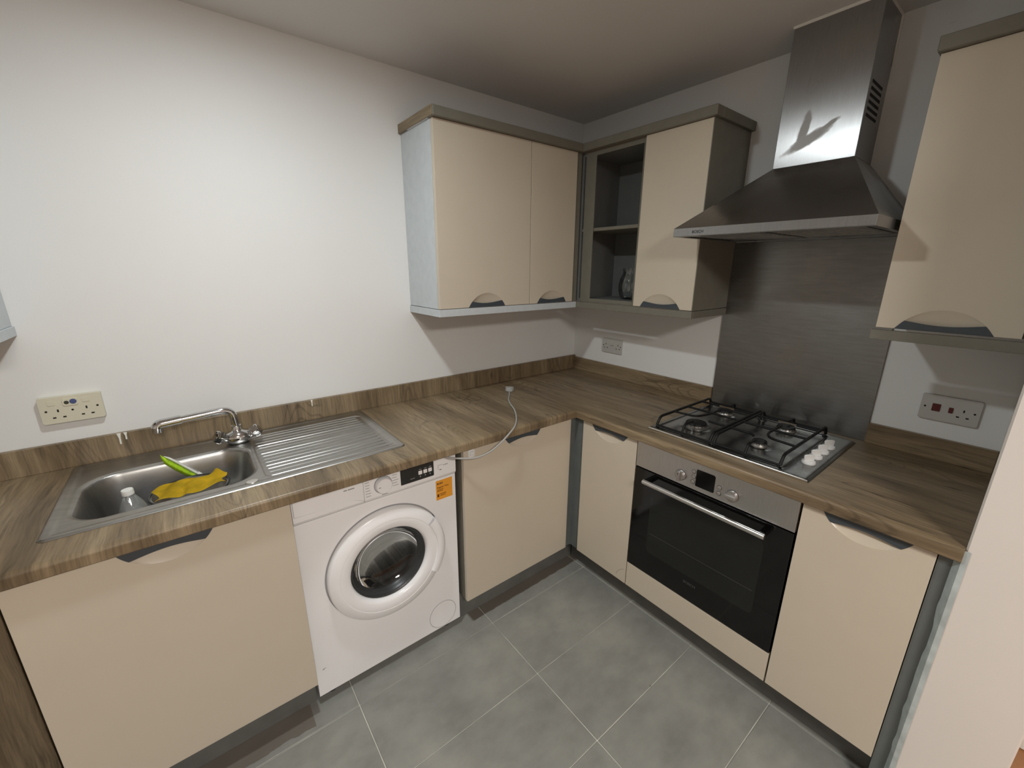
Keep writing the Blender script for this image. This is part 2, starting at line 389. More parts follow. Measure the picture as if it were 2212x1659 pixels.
# ragged sealant smeared down the edge of the wall end
_rn = [random.random() for _ in range(200)]
def sm_noise(t_):
    i_ = int(t_); f_ = t_-i_; f_ = f_*f_*(3-2*f_); return _rn[i_ % 200]*(1-f_)+_rn[(i_+1) % 200]*f_
b = B(); n = 90; L_ = []
for i in range(n+1):
    z = .02+(.90-.02)*i/n
    wd = .006+.009*sm_noise(i*.08)+.003*sm_noise(i*.31+40)
    L_.append((z, wd))
va = [b.verts.new((-.6335, YN-.010, z)) for z, q in L_]; vb = [b.verts.new((-.6345, YN+.001, z)) for z, q in L_]
vc = [b.verts.new((-.6335+.019, YN+min(q, .019), z)) for z, q in L_]; vd = [b.verts.new((-.632+.021, YN+.0005, z)) for z, q in L_]
for i in range(n):
    b.faces.new((va[i], va[i+1], vb[i+1], vb[i])); b.faces.new((vb[i], vb[i+1], vc[i+1], vc[i])); b.faces.new((vc[i], vc[i+1], vd[i+1], vd[i]))
obj('sealant', b, M['sealant'], nib, smooth=True)

# ------------------------------------------------------------------ lamps (kitchen ceiling light and an added fill lamp, both out of view)
def lamp(spec, r, label):
    x, y, wt, col = spec
    t = thing('ceiling_or_fill_lamp', label, 'lamp', (x, y, H))  # serves the kitchen lamp and the added fill lamp alike
    b = B(); lathe(b, [(r+.018, 0), (r+.018, -.016), (r+.010, -.022), (r+.002, -.020), (r, -.012), (r, 0)], (x, y, H), n=40)
    obj('lamp_housing', b, M['whiteplastic'], t, smooth=True)
    b = B(); lathe(b, [(0, -.026), (r*.7, -.024), (r*.97, -.019), (r, -.014)], (x, y, H), n=32)
    obj('lamp_diffuser', b, emit('lamp_glow_'+label.split()[0], col, wt/(PI*PI*r*r)), t, smooth=True)
lamp(LAMP_MAIN, .055, 'cool white round kitchen ceiling lamp')
lamp(LAMP_FILL, .34, 'warm white round fill lamp, added unseen on the living space ceiling')

# ------------------------------------------------------------------ doors with scooped handles
HA, HH = .102, .0625
HR = (HA*HA+HH*HH)/(2*HH)
def arc_pts(n=22):
    a = math.asin(HA/HR)
    return [(HR*math.sin(-a+2*a*k/n), HR*math.cos(-a+2*a*k/n)-(HR-HH)) for k in range(n+1)]   # (u, depth from edge)
def handle_curve(d=.026, n=16):
    u = math.sqrt(HR*HR-(d+HR-HH)**2)
    return [(-u+2*u*k/n, d-.010*math.sin(PI*k/n)) for k in range(n+1)], u, d
def cab_door(F, wd, ht, uc, edge, parent, name='door', th=.018):
    """F origin at the door's lower-left front corner"""
    vv = (lambda d: ht-d) if edge == 'top' else (lambda d: d)
    arc = [(uc+u, vv(d)) for u, d in arc_pts()]
    if edge == 'top': pts = [(0, 0), (wd, 0), (wd, ht)]+arc[::-1]+[(0, ht)]
    else: pts = [(0, 0)]+arc+[(wd, 0), (wd, ht), (0, ht)]
    b = B(); prism(b, F, pts, -th, 0, .0016, 2)
    d = obj(name, b, M['cream'], parent, smooth=30)
    cv, u0, d0 = handle_curve(.031 if edge == 'top' else .026)
    ap = [p for p in arc_pts(40) if p[1] >= d0-1e-6]
    # slate strip along the door edge
    low = [(uc-HA, vv(0))]+[(uc+u, vv(dd)) for u, dd in arc_pts(40) if u < 0 and 0 < dd < d0]
    hi = [(uc+u, vv(dd)) for u, dd in arc_pts(40) if u > 0 and 0 < dd < d0]+[(uc+HA, vv(0))]
    poly = low+[(uc+u, vv(dd)) for u, dd in cv]+hi
    b = B(); prism(b, F, poly, -th+.001, .0015, .0008, 1)
    obj('handle', b, M['handle'], d, smooth=30, label='slate grey curved handle strip')
    # cream scoop between the strip and the arc
    b = B(); n = len(cv); rows = []
    for r_, wz in ((0, 0.0), (.18, -.0035), (.45, -.0075), (.75, -.011), (1, -.013)):
        row = []
        for k in range(n):
            t = k/(n-1); u_in, d_in = cv[k]
            u_o = -u0+2*u0*t; d_o = math.sqrt(max(0, HR*HR-u_o*u_o))-(HR-HH)
            e = math.sin(PI*t)**.5 if 0 < t < 1 else 0
            row.append(b.verts.new(F(uc+u_o+(u_in-u_o)*r_, vv(d_o+(d_in-d_o)*r_), wz*e-.0002)))
        rows.append(row)
    for i in range(len(rows)-1):
        for k in range(n-1):
            b.faces.new((rows[i][k], rows[i][k+1], rows[i+1][k+1], rows[i+1][k]))
    obj('handle_scoop', b, M['cream'], d, smooth=True)
    return d

ZB, ZT, DF, DC = .1422, .8644, .6207, .600      # door bottom / top, door front, carcass front
def carcass_l(x0, x1, parent, z0=ZB, z1=ZT, mt=None, sides=(1, 1)):
    b = B(); t = .016
    box(b, x0, x0+t, -DC, -.03, z0, z1); box(b, x1-t, x1, -DC, -.03, z0, z1)
    box(b, x0+t, x1-t, -DC, -.03, z0, z0+t); box(b, x0+t, x1-t, -.046, -.03, z0+t, z1)
    obj('carcass', b, mt or M['grey'], parent)
def carcass_r(y0, y1, parent, z0=ZB, z1=ZT, mt=None):
    b = B(); t = .016; a, c = max(y0, y1), min(y0, y1)
    box(b, -DC, -.03, a-t, a, z0, z1); box(b, -DC, -.03, c, c+t, z0, z1)
    box(b, -DC, -.03, c+t, a-t, z0, z0+t); box(b, -.046, -.03, c+t, a-t, z0+t, z1)
    obj('carcass', b, mt or M['grey'], parent)

# sink base
x0, x1 = -2.461, -1.872
t = thing('sink_cabinet', 'cream sink base cabinet left of the washing machine', 'cabinet', (x0, 0, 0))
carcass_l(x0, x1, t); cab_door(FL(x0, -DF, ZB), x1-x0, ZT-ZB, (-2.164)-x0, 'top', t)
# corner base (left run)
x0, x1 = -1.2563, -.6531
t = thing('base_cabinet', 'cream base cabinet between washing machine and corner post, with white child lock', 'cabinet', (x0, 0, 0))
carcass_l(x0, x1-.003, t); d = cab_door(FL(x0, -DF, ZB), x1-x0, ZT-ZB, -.951-x0, 'top', t)
F = FL(0, -DF, 0); b = B(); prism(b, F, rrect(-1.236, -1.206, .826, .860, .006), 0.0003, .004, .001, 1)
prism(b, F, rrect(-1.229, -1.213, .833, .852, .004), .004, .009, .001, 1)
obj('child_lock', b, M['whiteplastic'], d, label='small white plastic child lock')
# corner post
b = B(); box(b, -.650, -.613, -.613, -.597, ZB-.0, ZT); box(b, -.613, -.597, -.667, -.597, ZB-.0, ZT)
obj('corner_post', b, M['slate'], label='olive grey L-shaped corner post between the two base runs', cat='post', org=(-.62, -.62, 0))
# right run
y0, y1 = -.6698, -.9744
t = thing('base_cabinet', 'narrow cream base cabinet between corner post and oven', 'cabinet', (0, y0, 0))
carcass_r(y0-.004, y1+.001, t); d = cab_door(FR(-DF, y0, ZB), .303, ZT-ZB, .155, 'top', t)
F = FR(-DF, y0, 0)
tube_pts = [F(.303-.052*math.cos(a), .1422+.072*math.sin(a), .0003) for a in [PI/2*k/10 for k in range(2, 10)]]
b = B(); tube(b, tube_pts, .0007, 4); obj('scratch', b, M['greyink'], d)
y0, y1 = -.9744, -1.5749
t = thing('oven_cabinet', 'oven housing with a cream panel under the oven', 'cabinet', (0, y0, 0))
b = B(); box(b, -DC, -.03, y0-.0195, y0-.004, ZB, .262); box(b, -DC, -.03, y1+.004, y1+.0195, ZB, .262); box(b, -DC, -.03, y1+.0195, y0-.0195, .246, .262)
box(b, -DC, -.03, y1+.0195, y0-.0195, ZB, ZB+.012)
obj('carcass', b, M['grey'], t)
b = B(); F = FR(-DF, y0-.002, ZB); prism(b, F, [(0, 0), (.597, 0), (.597, .121), (0, .121)], -.018, 0, .0016, 2)
obj('panel', b, M['cream'], t, smooth=30)
y0, y1 = -1.5785, -1.8755
t = thing('base_cabinet', 'narrow cream base cabinet between oven and wall end', 'cabinet', (0, y0, 0))
carcass_r(y0-.003, y1, t); cab_door(FR(-DF, y0, ZB), y0-y1, ZT-ZB, 1.731+y0, 'top', t)
obj('filler_panel', bx(-.612, -.58, YN+.001, -1.8775, ZB-.1, ZT), M['slate'], label='grey filler strip between base cabinet and wall end', cat='panel', org=(-.6, -1.9, .05))
# plinths
obj('plinth', bx(-1.262, -.535, -.550, -.535, 0.0005, ZB-.001, .001), M['plinth'], label='dirty grey plinth under the cream cabinet beside the washing machine', cat='plinth', org=(-.9, -.54, 0))
obj('plinth', bx(-2.461, -1.874, -.550, -.535, 0.0005, ZB-.001, .001), M['plinth'], label='dark grey plinth under the sink cabinet', cat='plinth', org=(-2.17, -.54, 0))
obj('plinth', bx(-.534, -.519, YN+.002, -.552, 0.0005, ZB-.001, .001), M['plinth'], label='long grey plinth under the oven run', cat='plinth', org=(-.53, -1.2, 0))
# wood end panel left of the sink unit
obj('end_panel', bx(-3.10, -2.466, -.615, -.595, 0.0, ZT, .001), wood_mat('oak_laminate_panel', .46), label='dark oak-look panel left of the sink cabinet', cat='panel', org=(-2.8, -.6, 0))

# ------------------------------------------------------------------ worktop
DW = .640; ZU = ZW-.038; R_ = .012
def nosing_profile(front, back):
    p = [(back, ZU), (front-.004, ZU)]
    for k in range(5): a = -PI/2+PI/2*k/4; p.append((front-.004+.004*math.cos(a), ZU+.004+.004*math.sin(a)))
    for k in range(7): a = PI/2*k/6; p.append((front-R_+R_*math.cos(a), ZW-R_+R_*math.sin(a)))
    p.append((back, ZW)); return p
def extr(bm, prof, fn0, fn1):
    a = [bm.verts.new(fn0(d, z)) for d, z in prof]; c = [bm.verts.new(fn1(d, z)) for d, z in prof]; n = len(prof)
    bm.faces.new(a); bm.faces.new(c[::-1])
    for i in range(n): bm.faces.new((a[i], c[i], c[(i+1) % n], a[(i+1) % n]))
HX0, HX1, HY0, HY1 = -2.392, -1.468, -.512, -.040       # sink cut-out
XW = -3.10
wt = thing('worktop', 'oak-look laminate L-shaped worktop running round the corner', 'worktop', (-.6, -.6, ZU))
b = B(); pf = nosing_profile(DW, -HY0)
extr(b, pf, lambda d, z: (XW, -d, z), lambda d, z: (-.628, -d, z))
box(b, XW, HX0, HY0, -.0005, ZU, ZW); box(b, HX0, HX1, HY1, -.0005, ZU, ZW); box(b, HX1, -.628, HY0, -.0005, ZU, ZW)
box(b, -.628, -.0005, -.628, -.0005, ZU, ZW)
pf = nosing_profile(DW, .10)
extr(b, pf, lambda d, z: (-d, -.628, z), lambda d, z: (-d, YN+.0005, z))
box(b, -.10, -.0005, YN+.0005, -.628, ZU, ZW)
obj('slab', b, M['wood'], wt, smooth=30)
ul = obj('upstand', bx(XW, -.0005, -.018, -.0005, ZW+.0002, .994, .0012), M['wood'], wt)
obj('upstand', bx(-.018, -.0005, -.9625, -.0185, ZW+.0002, .984, .0012), M['wood'], wt)
obj('upstand', bx(-.018, -.0005, YN+.001, -1.5815, ZW+.0002, .984, .0012), M['wood'], wt)
F = FL(0, -.018, 0)
for u, l, wd in ((-2.279, .040, .0055), (-2.262, .026, .005), (-1.655, .028, .004)):
    b = B(); prism(b, F, [(u-wd, .9955), (u-wd*.35, .9955-l*.45), (u-wd*.45, .9955-l), (u+wd*.35, .9955-l), (u+wd*.5, .9955-l*.4), (u+wd, .9955)], .0002, .0016)
    obj('paint_drip', b, M['paint'], ul, label='white paint drip')

# ------------------------------------------------------------------ sink
SX0, SX1, SY0, SY1 = -2.4065, -1.4503, -.5309, -.0226
sink = thing('sink', 'stainless steel inset sink with ribbed drainer', 'sink', (-1.93, -.28, ZW))
def sdrr(x, y, x0, x1, y0, y1, r):
    qx = abs(x-(x0+x1)/2)-(x1-x0)/2+r; qy = abs(y-(y0+y1)/2)-(y1-y0)/2+r
    return min(max(qx, qy), 0)+math.hypot(max(qx, 0), max(qy, 0))-r
def sm(a, c, x):
    t_ = max(0, min(1, (x-a)/(c-a))); return t_*t_*(3-2*t_)
RIBS = [-.107-.0287*k for k in range(14)]
def sink_h(x, y):
    e = -sdrr(x, y, SX0, SX1, SY0, SY1, .018)            # distance inside the plate edge
    h = .0035*sm(0, .005, e)-.0025*sm(.018, .030, e)
    db = -sdrr(x, y, -2.362, -1.928, -.470, -.158, .085)
    if db > -.010: h -= .0035*sm(-.010, .0, db)
    if db > 0: h -= .142*sm(0, .034, db)+.006*sm(.03, .13, db)
    dd = -sdrr(x, y, -1.912, -1.478, -.492, -.082, .03)
    if dd > 0:
        h -= .0035*sm(0, .006, dd)
        if -1.903 < x < -1.496:
            k = min(abs(y-r_) for r_ in RIBS)
            end = sm(-1.903, -1.893, x)*(1-sm(-1.506, -1.496, x))
            h += .0034*max(0, 1-(k/.0042)**2)*end
    return h
b = B(); nx, ny = 300, 190
xs = [SX0+(SX1-SX0)*i/nx for i in range(nx+1)]; ys = sorted(set([round(SY0+(SY1-SY0)*j/ny, 5) for j in range(ny+1)]+[round(r_+d_, 5) for r_ in RIBS for d_ in (-.0042, -.0021, 0, .0021, .0042)]))
ys = [y for i, y in enumerate(ys) if i == 0 or y-ys[i-1] > .0006]; ny = len(ys)-1
gv = [[None]*(ny+1) for _ in range(nx+1)]
for i, x in enumerate(xs):
    for j, y in enumerate(ys):
        if sdrr(x, y, SX0, SX1, SY0, SY1, .018) < .0008: gv[i][j] = b.verts.new((x, y, ZW+.0006+sink_h(x, y)))
for i in range(nx):
    for j in range(ny):
        q = [gv[i][j], gv[i+1][j], gv[i+1][j+1], gv[i][j+1]]
        if all(q): b.faces.new(q)
        elif sum(1 for v in q if v) == 3: b.faces.new([v for v in q if v])
obj('basin', b, M['sink'], sink, smooth=70)
b = B(); lathe(b, [(0, .0045), (.011, .0045), (.0165, .003), (.018, .0005)], (-1.949, -.497, ZW+.002), n=28)
obj('hole_cover', b, M['alu'], sink, smooth=True)
zb = ZW+sink_h(-2.03, -.31)
b = B(); lathe(b, [(.042, .0015), (.036, .004), (.030, .002), (.012, .0015), (0, .003)], (-2.045, -.33, zb), n=28)
obj('drain', b, M['chrome'], sink, smooth=True)
ZBF = ZW+sink_h(-2.15, -.31)+.0006        # bowl floor
# ------------------------------------------------------------------ tap
tx, ty, tz = -1.945, -.112, ZW+.0012
tap = thing('mixer_tap', 'chrome mixer tap with swivel spout behind the sink bowl', 'tap', (tx, ty, tz))
b = B(); lathe(b, [(.022, 0), (.030, .005), (.035, .016), (.036, .030), (.030, .042), (.021, .048), (.0165, .054), (.0155, .070), (0, .071)], (tx, ty, tz), n=32)
for v in b.verts:                        # oval body drawn out towards both valves
    k = (v.co.z-tz); v.co.x = tx+(v.co.x-tx)*(1.35 if k < .045 else 1)
obj('tap_body', b, M['chrome'], tap, smooth=True)
sp = fillet([(tx, ty, tz+.058), (tx-.004, ty-.002, tz+.138), (tx-.20, ty-.008, tz+.128), (tx-.222, ty-.009, tz+.126)], .045, 10)
b = B(); tube(b, sp, .0128, 20)
so = obj('spout', b, M['chrome'], tap, smooth=True)
b = B(); tube(b, fillet([(tx-.155, ty-.007, tz+.1305), (tx-.222, ty-.009, tz+.1265), (tx-.224, ty-.009, tz+.100)], .018, 8), .0162, 20)
obj('nozzle', b, M['chrome'], so, smooth=True)
for sgn in (-1, 1):
    ax = Vector((sgn*.80, -.22, .50)).normalized(); o = Vector((tx+sgn*.026, ty-.008, tz+.020))
    b = B(); tube(b, [o, o+ax*.026], .0125, 14)
    hd = obj('valve', b, M['chrome'], tap, smooth=True)
    b = B(); lathe(b, [(.012, .020), (.022, .025), (.0262, .034), (.025, .048), (.018, .055), (0, .056)], o, ax, n=6, cap0=True)
    bmesh.ops.bevel(b, geom=list(b.edges), offset=.0022, segments=2, affect='EDGES')
    obj('tap_handle', b, M['chrome'], hd, smooth=20, label='faceted chrome tap handle')

# ------------------------------------------------------------------ things in the sink
# pan
px_, py_ = -2.108, -.298
pan = thing('saucepan', 'worn grey pan with a dark rim standing in the sink bowl', 'pan', (px_, py_, ZBF))
PR = .106
b = B(); lathe(b, [(0, .001), (.088, .001), (PR-.008, .010), (PR-.003, .092), (PR-.0055, .093), (PR-.011, .012), (.087, .005), (0, .005)], (px_, py_, ZBF), n=48)
for v in b.verts: v.co.y = py_+(v.co.y-py_)*.93
obj('pan_body', b, M['pan'], pan, smooth=True)
b = B(); pr = [Vector((px_+PR*math.cos(a), py_+PR*.93*math.sin(a), ZBF+.0935)) for a in [2*PI*k/48 for k in range(49)]]
tube(b, pr, .0038, 8, caps=False)
obj('pan_rim', b, M['rubber'], pan, smooth=True, label='dark rim')
# bottle
bx_, by_ = -2.240, -.375
bt = thing('plastic_bottle', 'small clear plastic bottle with white cap and blue label in the sink', 'bottle', (bx_, by_, ZBF))
tl = Matrix.Rotation(math.radians(-2), 4, 'Y') @ Matrix.Diagonal((1.06, 1.06, 1.14, 1))
def tilt(bm):
    o = Vector((bx_, by_, ZBF))
    for v in bm.verts: v.co = o+(tl @ (v.co-o))
    return bm
b = B(); lathe(b, [(0, .007), (.026, .0055), (.031, .010), (.032, .020), (.031, .052), (.0325, .062), (.0335, .075), (.032, .090), (.028, .104), (.021, .119), (.0140, .132), (.0118, .137), (.0118, .142)], (bx_, by_, ZBF), n=36)
tilt(b); obj('bottle_body', b, M['pet'], bt, smooth=True)
b = B(); lathe(b, [(.0326, .030), (.0330, .062), (.0342, .078)], (bx_, by_, ZBF), n=36)
tilt(b); obj('bottle_label', b, M['blue'], bt, smooth=True, label='blue label')
b = B(); lathe(b, [(.0132, .138), (.0136, .139), (.0134, .150), (.0124, .152), (0, .152)], (bx_, by_, ZBF), n=28)
tilt(b); obj('bottle_cap', b, M['brushwhite'], bt, smooth=30, label='white cap')
# cloth: folded sheet over the pan
b = B(); NX, NY = 34, 20; gv = []
for i in range(NX+1):
    row = []
    for j in range(NY+1):
        u = i/NX; v = j/NY
        x = -2.196+.182*u+.010*math.sin(v*5+u*3)+.012*(1-v)*math.sin(u*9)
        back = -.262+.030*u-.050*abs(u-.38)**1.3*1.5+.010*math.sin(u*11)
        front = -.372+.030*u+.010*math.sin(u*8+1)
        y = front+(back-front)*v
        r_ = math.hypot(x-px_, (y-py_)/.93)
        z = ZBF+(.102 if r_ < PR+.004 else max(.05, .102-.9*(r_-PR-.004)))
        z += .010*math.sin(u*PI)*math.sin(v*PI)+.005*(1+math.sin(9*u+5*v))*v+.004*(1+math.sin(16*u-7*v+1))+.016*max(0, 1-abs(u-.86)/.10)*v*sm(.5, 1, v)
        row.append(b.verts.new((x, y, z)))
    gv.append(row)
for i in range(NX):
    for j in range(NY): b.faces.new((gv[i][j], gv[i+1][j], gv[i+1][j+1], gv[i][j+1]))
r = bmesh.ops.solidify(b, geom=list(b.faces), thickness=.004)
cl = obj('dish_cloth', b, M['yellow'], smooth=80, label='crumpled yellow cleaning cloth draped over the pan in the sink', cat='cloth', org=(-2.11, -.30, ZBF+.1))
# brush
p0 = Vector((-2.168, -.172, .935)); p1 = Vector((-2.088, -.178, .842)); p2 = Vector((-1.982, -.222, ZBF+.006))
br = thing('dish_brush', 'lime green dish brush with white handle standing in the sink', 'brush', (p2.x, p2.y, p2.z))
ax = (p1-p0).normalized(); side = Vector((-.75, -.35, -.55)); side = (side-ax*side.dot(ax)).normalized(); thr = ax.cross(side)
def blade(prof, off0, off1, th):
    bm = B(); rows = []
    for t_, wv in prof:
        c = p0+(p1-p0)*t_
        ring = []
        for k in range(10):
            a = 2*PI*k/10
            ring.append(bm.verts.new(c+side*(off0+(off1-off0)*(.5+.5*math.cos(a)))*wv+thr*th*math.sin(a)*min(1, wv*1.4)))
        rows.append(ring)
    for i in range(len(rows)-1):
        for k in range(10): bm.faces.new((rows[i][k], rows[i][(k+1) % 10], rows[i+1][(k+1) % 10], rows[i+1][k]))
    bm.faces.new(rows[0]); bm.faces.new(rows[-1][::-1]); return bm
obj('brush_back', blade([(.03, .25), (.15, .8), (.35, 1), (.7, 1), (.92, 1), (1.05, .8)], -.009, .001, .011), M['brushwhite'], br, smooth=True)
obj('bristles', blade([(-.06, .05), (.02, .45), (.18, .95), (.5, 1.05), (.8, .95), (.96, .6)], .001, .019, .012), M['green'], br, smooth=True, label='lime green bristles')
b = B(); tube(b, [p0+(p1-p0)*.98-side*.004, p1+ax*.012-side*.004, p2], [.008, .0075, .006], 12); obj('handle', b, M['brushwhite'], br, smooth=True)

# ------------------------------------------------------------------ washing machine
WX0, WX1, WF, WB, WT_ = -1.867, -1.274, .579, .040, .852
wm = thing('washing_machine', 'white front-loading washing machine under the worktop', 'washing machine', (-1.57, -.30, 0))
b = B(); t_ = .012
box(b, WX0, WX0+t_, -WF+.012, -.05, WB, WT_); box(b, WX1-t_, WX1, -WF+.012, -.05, WB, WT_)
box(b, WX0+t_, WX1-t_, -WF+.012, -.05, WT_-t_, WT_); box(b, WX0+t_, WX1-t_, -WF+.012, -.05, WB, WB+t_); box(b, WX0+t_, WX1-t_, -.06, -.05, WB+t_, WT_-t_)
obj('body', b, M['white'], wm)
CX, CZ = -1.572, .486
F = FL(0, -WF, 0)
def ring_rect(bm, cx, cz, r, x0, x1, z0, z1, w0, w1, n=72):
    angs = sorted(set([2*PI*k/n for k in range(n)]+[math.atan2(z-cz, x-cx) % (2*PI) for x in (x0, x1) for z in (z0, z1)]))
    inn, out = [], []
    for a in angs:
        c, s_ = math.cos(a), math.sin(a)
        k = min([((x1 if c > 0 else x0)-cx)/c if abs(c) > 1e-9 else 1e9, ((z1 if s_ > 0 else z0)-cz)/s_ if abs(s_) > 1e-9 else 1e9])
        inn.append((cx+c*r, cz+s_*r)); out.append((cx+c*k, cz+s_*k))
    n_ = len(angs)
    vi = [bm.verts.new(F(u, v, w1)) for u, v in inn]; vo = [bm.verts.new(F(u, v, w1)) for u, v in out]
    bi = [bm.verts.new(F(u, v, w0)) for u, v in inn]; bo = [bm.verts.new(F(u, v, w0)) for u, v in out]
    for i in range(n_):
        j = (i+1) % n_
        bm.faces.new((vi[i], vi[j], vo[j], vo[i])); bm.faces.new((bi[j], bi[i], bo[i], bo[j]))
        bm.faces.new((vi[j], vi[i], bi[i], bi[j])); bm.faces.new((vo[i], vo[j], bo[j], bo[i]))
b = B(); ring_rect(b, CX, CZ, .185, WX0, WX1, WB, .755, -.012, 0)
obj('front_panel', b, M['white'], wm)
# control fascia with its sloping foot
b = B()
pr = [(-.012, .7575), (.001, .7575), (.008, .768), (.008, .850), (-.012, .850)]
a = [b.verts.new(F(WX0, v, w_)) for w_, v in pr]; c = [b.verts.new(F(WX1, v, w_)) for w_, v in pr]
b.faces.new(a); b.faces.new(c[::-1])
for i in range(5): b.faces.new((a[i], c[i], c[(i+1) % 5], a[(i+1) % 5]))
fa = obj('control_panel', b, M['white'], wm)
FP = FL(0, -WF-.008, 0)
# detergent drawer
b = B(); prism(b, FP, [(WX0+.004, .790), (WX0+.10, .788), (-1.72, .793), (-1.68, .790), (-1.6445, .772), (-1.6425, .778), (-1.6425, .8495), (WX0+.004, .8495)], .0003, .007, .0015, 2)
dr = obj('detergent_drawer', b, M['white'], wm, smooth=30)
b = B()
for u0_, u1_ in ((-1.708, -1.697), (-1.694, -1.672)): fbox(b, FP, u0_, u1_, .8305, .8345, .0071, .0074)
obj('print', b, M['greyink'], dr)
b = B(); fbox(b, FP, -1.6415, -1.640, .762, .8495, .0001, .0008); obj('seam', b, M['greyink'], fa)
# dial
b = B(); lathe(b, [(.033, 0), (.033, .001), (.031, .002)], FP(-1.571, .809, 0), (0, -1, 0), n=40); obj('dial_ring', b, M['greyink'], fa, smooth=True)
b = B(); lathe(b, [(.0295, .001), (.029, .014), (.0265, .017), (0, .0175)], FP(-1.571, .809, 0), (0, -1, 0), n=40)
dl = obj('dial', b, M['white'], wm, smooth=40)
b = B(); fbox(b, FP, -1.592, -1.586, .807, .809, .0175, .0178); obj('pointer', b, M['ink'], dl)
b = B()
for k in range(7):
    z = .842-.0105*k
    fbox(b, FP, -1.634, -1.634+random.uniform(.012, .024), z, z+.002, .0001, .0004)
    if k < 6: fbox(b, FP, -1.536, -1.536+random.uniform(.010, .024), z, z+.002, .0001, .0004)
fbox(b, FP, -1.578, -1.556, .768, .7705, .0001, .0004)
obj('programme_print', b, M['greyink'], fa, kind='stuff')
# display
b = B(); prism(b, FP, rrect(-1.505, -1.371, .781, .8405, .002), .0001, .0016, .0004, 1); ds = obj('display', b, M['black'], wm)
for k, u in enumerate((-1.4275, -1.407, -1.387)):
    b = B(); prism(b, FP, rrect(u-.0075, u+.0075, .803, .818, .0015), .0016, .003, .0004, 1); obj('button', b, M['white'], ds)
b = B()
for u in (-1.432, -1.411, -1.391): fbox(b, FP, u, u+.010, .822, .8245, .0017, .0019)
for u in (-1.430, -1.409, -1.389): fbox(b, FP, u, u+.004, .792, .797, .0017, .0019)
fbox(b, FP, -1.468, -1.450, .794, .796, .0017, .0019)
obj('display_print', b, M['greyink'], ds, kind='stuff')
b = B()
fbox(b, FP, -1.352, -1.332, .815, .8163, .0001, .0004); fbox(b, FP, -1.352, -1.3507, .798, .8155, .0001, .0004)
fbox(b, FP, -1.3295, -1.3245, .810, .813, .0001, .0004); fbox(b, FP, -1.3225, -1.309, .810, .813, .0001, .0004)
obj('start_mark', b, M['greyink'], fa)
b = B(); fbox(b, FP, -1.346, -1.337, .794, .7965, .0001, .0004); obj('start_bar', b, M['ink'], fa)
# sticker
st = obj('sticker', fbox(B(), F, -1.361, -1.2885, .661, .7455, .0002, .0008), M['orange'], wm, label='orange registration sticker')
text('sticker_print', 'BUSH', F, -1.3565, .7285, .0105, M['ink'], st, .0010, bold=.0004)
text('sticker_print', 'Register Now', F, -1.3565, .7125, .0092, M['brownink'], st, .0010, bold=.0002)
b = B()
for u0_, u1_, z in ((-1.3565, -1.329, .7045), (-1.3565, -1.331, .6985), (-1.345, -1.317, .6845), (-1.344, -1.320, .6775)): fbox(b, F, u0_, u1_, z, z+.0024, .0009, .0010)
fbox(b, F, -1.3565, -1.3485, .674, .687, .0009, .0010)
obj('sticker_lines', b, M['brownink'], st)
b = B(); fbox(b, F, -1.846, -1.840, .149, .152, .0001, .0003); fbox(b, F, -1.844, -1.834, .1525, .1545, .0001, .0003); obj('badge', b, M['greyink'], wm)
# filter cover
FCX, FCZ, FCR = -1.357, .1065, .0625
b = B(); lathe(b, [(FCR+.0012, 0), (FCR+.0012, .0006), (FCR-.0004, .0006), (FCR-.0004, 0)], F(FCX, FCZ, 0), (0, -1, 0), n=56); obj('filter_seam', b, M['greyink'], wm)
b = B(); lathe(b, [(FCR-.0004, 0), (FCR-.0008, .0009), (0, .0009)], F(FCX, FCZ, 0), (0, -1, 0), n=56); obj('filter_cover', b, M['white'], wm)
# porthole door
oc = F(CX, CZ, 0); AX = (0, -1, 0)
b = B(); lathe(b, [(.2235, .001), (.2235, .018), (.2225, .0245), (.219, .0285), (.190, .0355), (.1875, .0357), (.1865, .0345), (.1845, .0352), (.158, .0318), (.1505, .0285), (.1465, .020), (.144, -.006)], oc, AX, n=96)
obj('door_gap_shade', lathe(B(), [(.2215, .0004), (.2285, .0004)], oc, AX, n=96), M['greyink'], wm)  # flat grey ring painted in for the shadow line beside the door
pd = obj('porthole_door', b, M['white'], wm, smooth=50)
a0, a1 = math.radians(-33), math.radians(35)
b = B(); lathe(b, [(.1885, .030), (.189, .0405), (.193, .0425), (.214, .0405), (.2255, .030), (.2275, .012), (.2275, .003)], oc, AX, n=24, a0=a0, a1=a1)
obj('door_handle', b, M['white'], pd, smooth=50, label='white curved door pull')
for a in (a1,):
    b = B(); dx, dz = math.cos(a), math.sin(a)
    tube(b, [F(CX+dx*r_, CZ+dz*r_, w_) for r_, w_ in ((.1885, .0368), (.20, .0362), (.215, .031), (.2225, .018))], .0009, 4); obj('seam', b, M['greyink'], pd)
b = B(); lathe(b, [(.1438, .013), (.139, .011), (.134, .002), (.130, -.006), (.124, -.012), (.119, -.030), (.113, -.055), (.108, -.075)], oc, AX, n=72)
obj('door_ring', b, M['rubber'], pd, smooth=50, label='dark grey inner ring')
b = B(); lathe(b, [(.123, -.014), (.112, -.026), (.092, -.036), (.060, -.043), (.030, -.046), (0, -.047)], oc, AX, n=64)
obj('door_glass', b, M['doorglass'], pd, smooth=True, label='bowl-shaped door glass')
b = B(); lathe(b, [(.150, -.012), (.160, -.030), (.150, -.060), (.146, -.085), (.205, -.095), (.215, -.105)], oc, AX, n=64)
obj('gasket', b, M['rubber'], wm, smooth=50, label='dark rubber door gasket')
mt, nt, bs = nm('perforated_drum'); p = pos(nt)
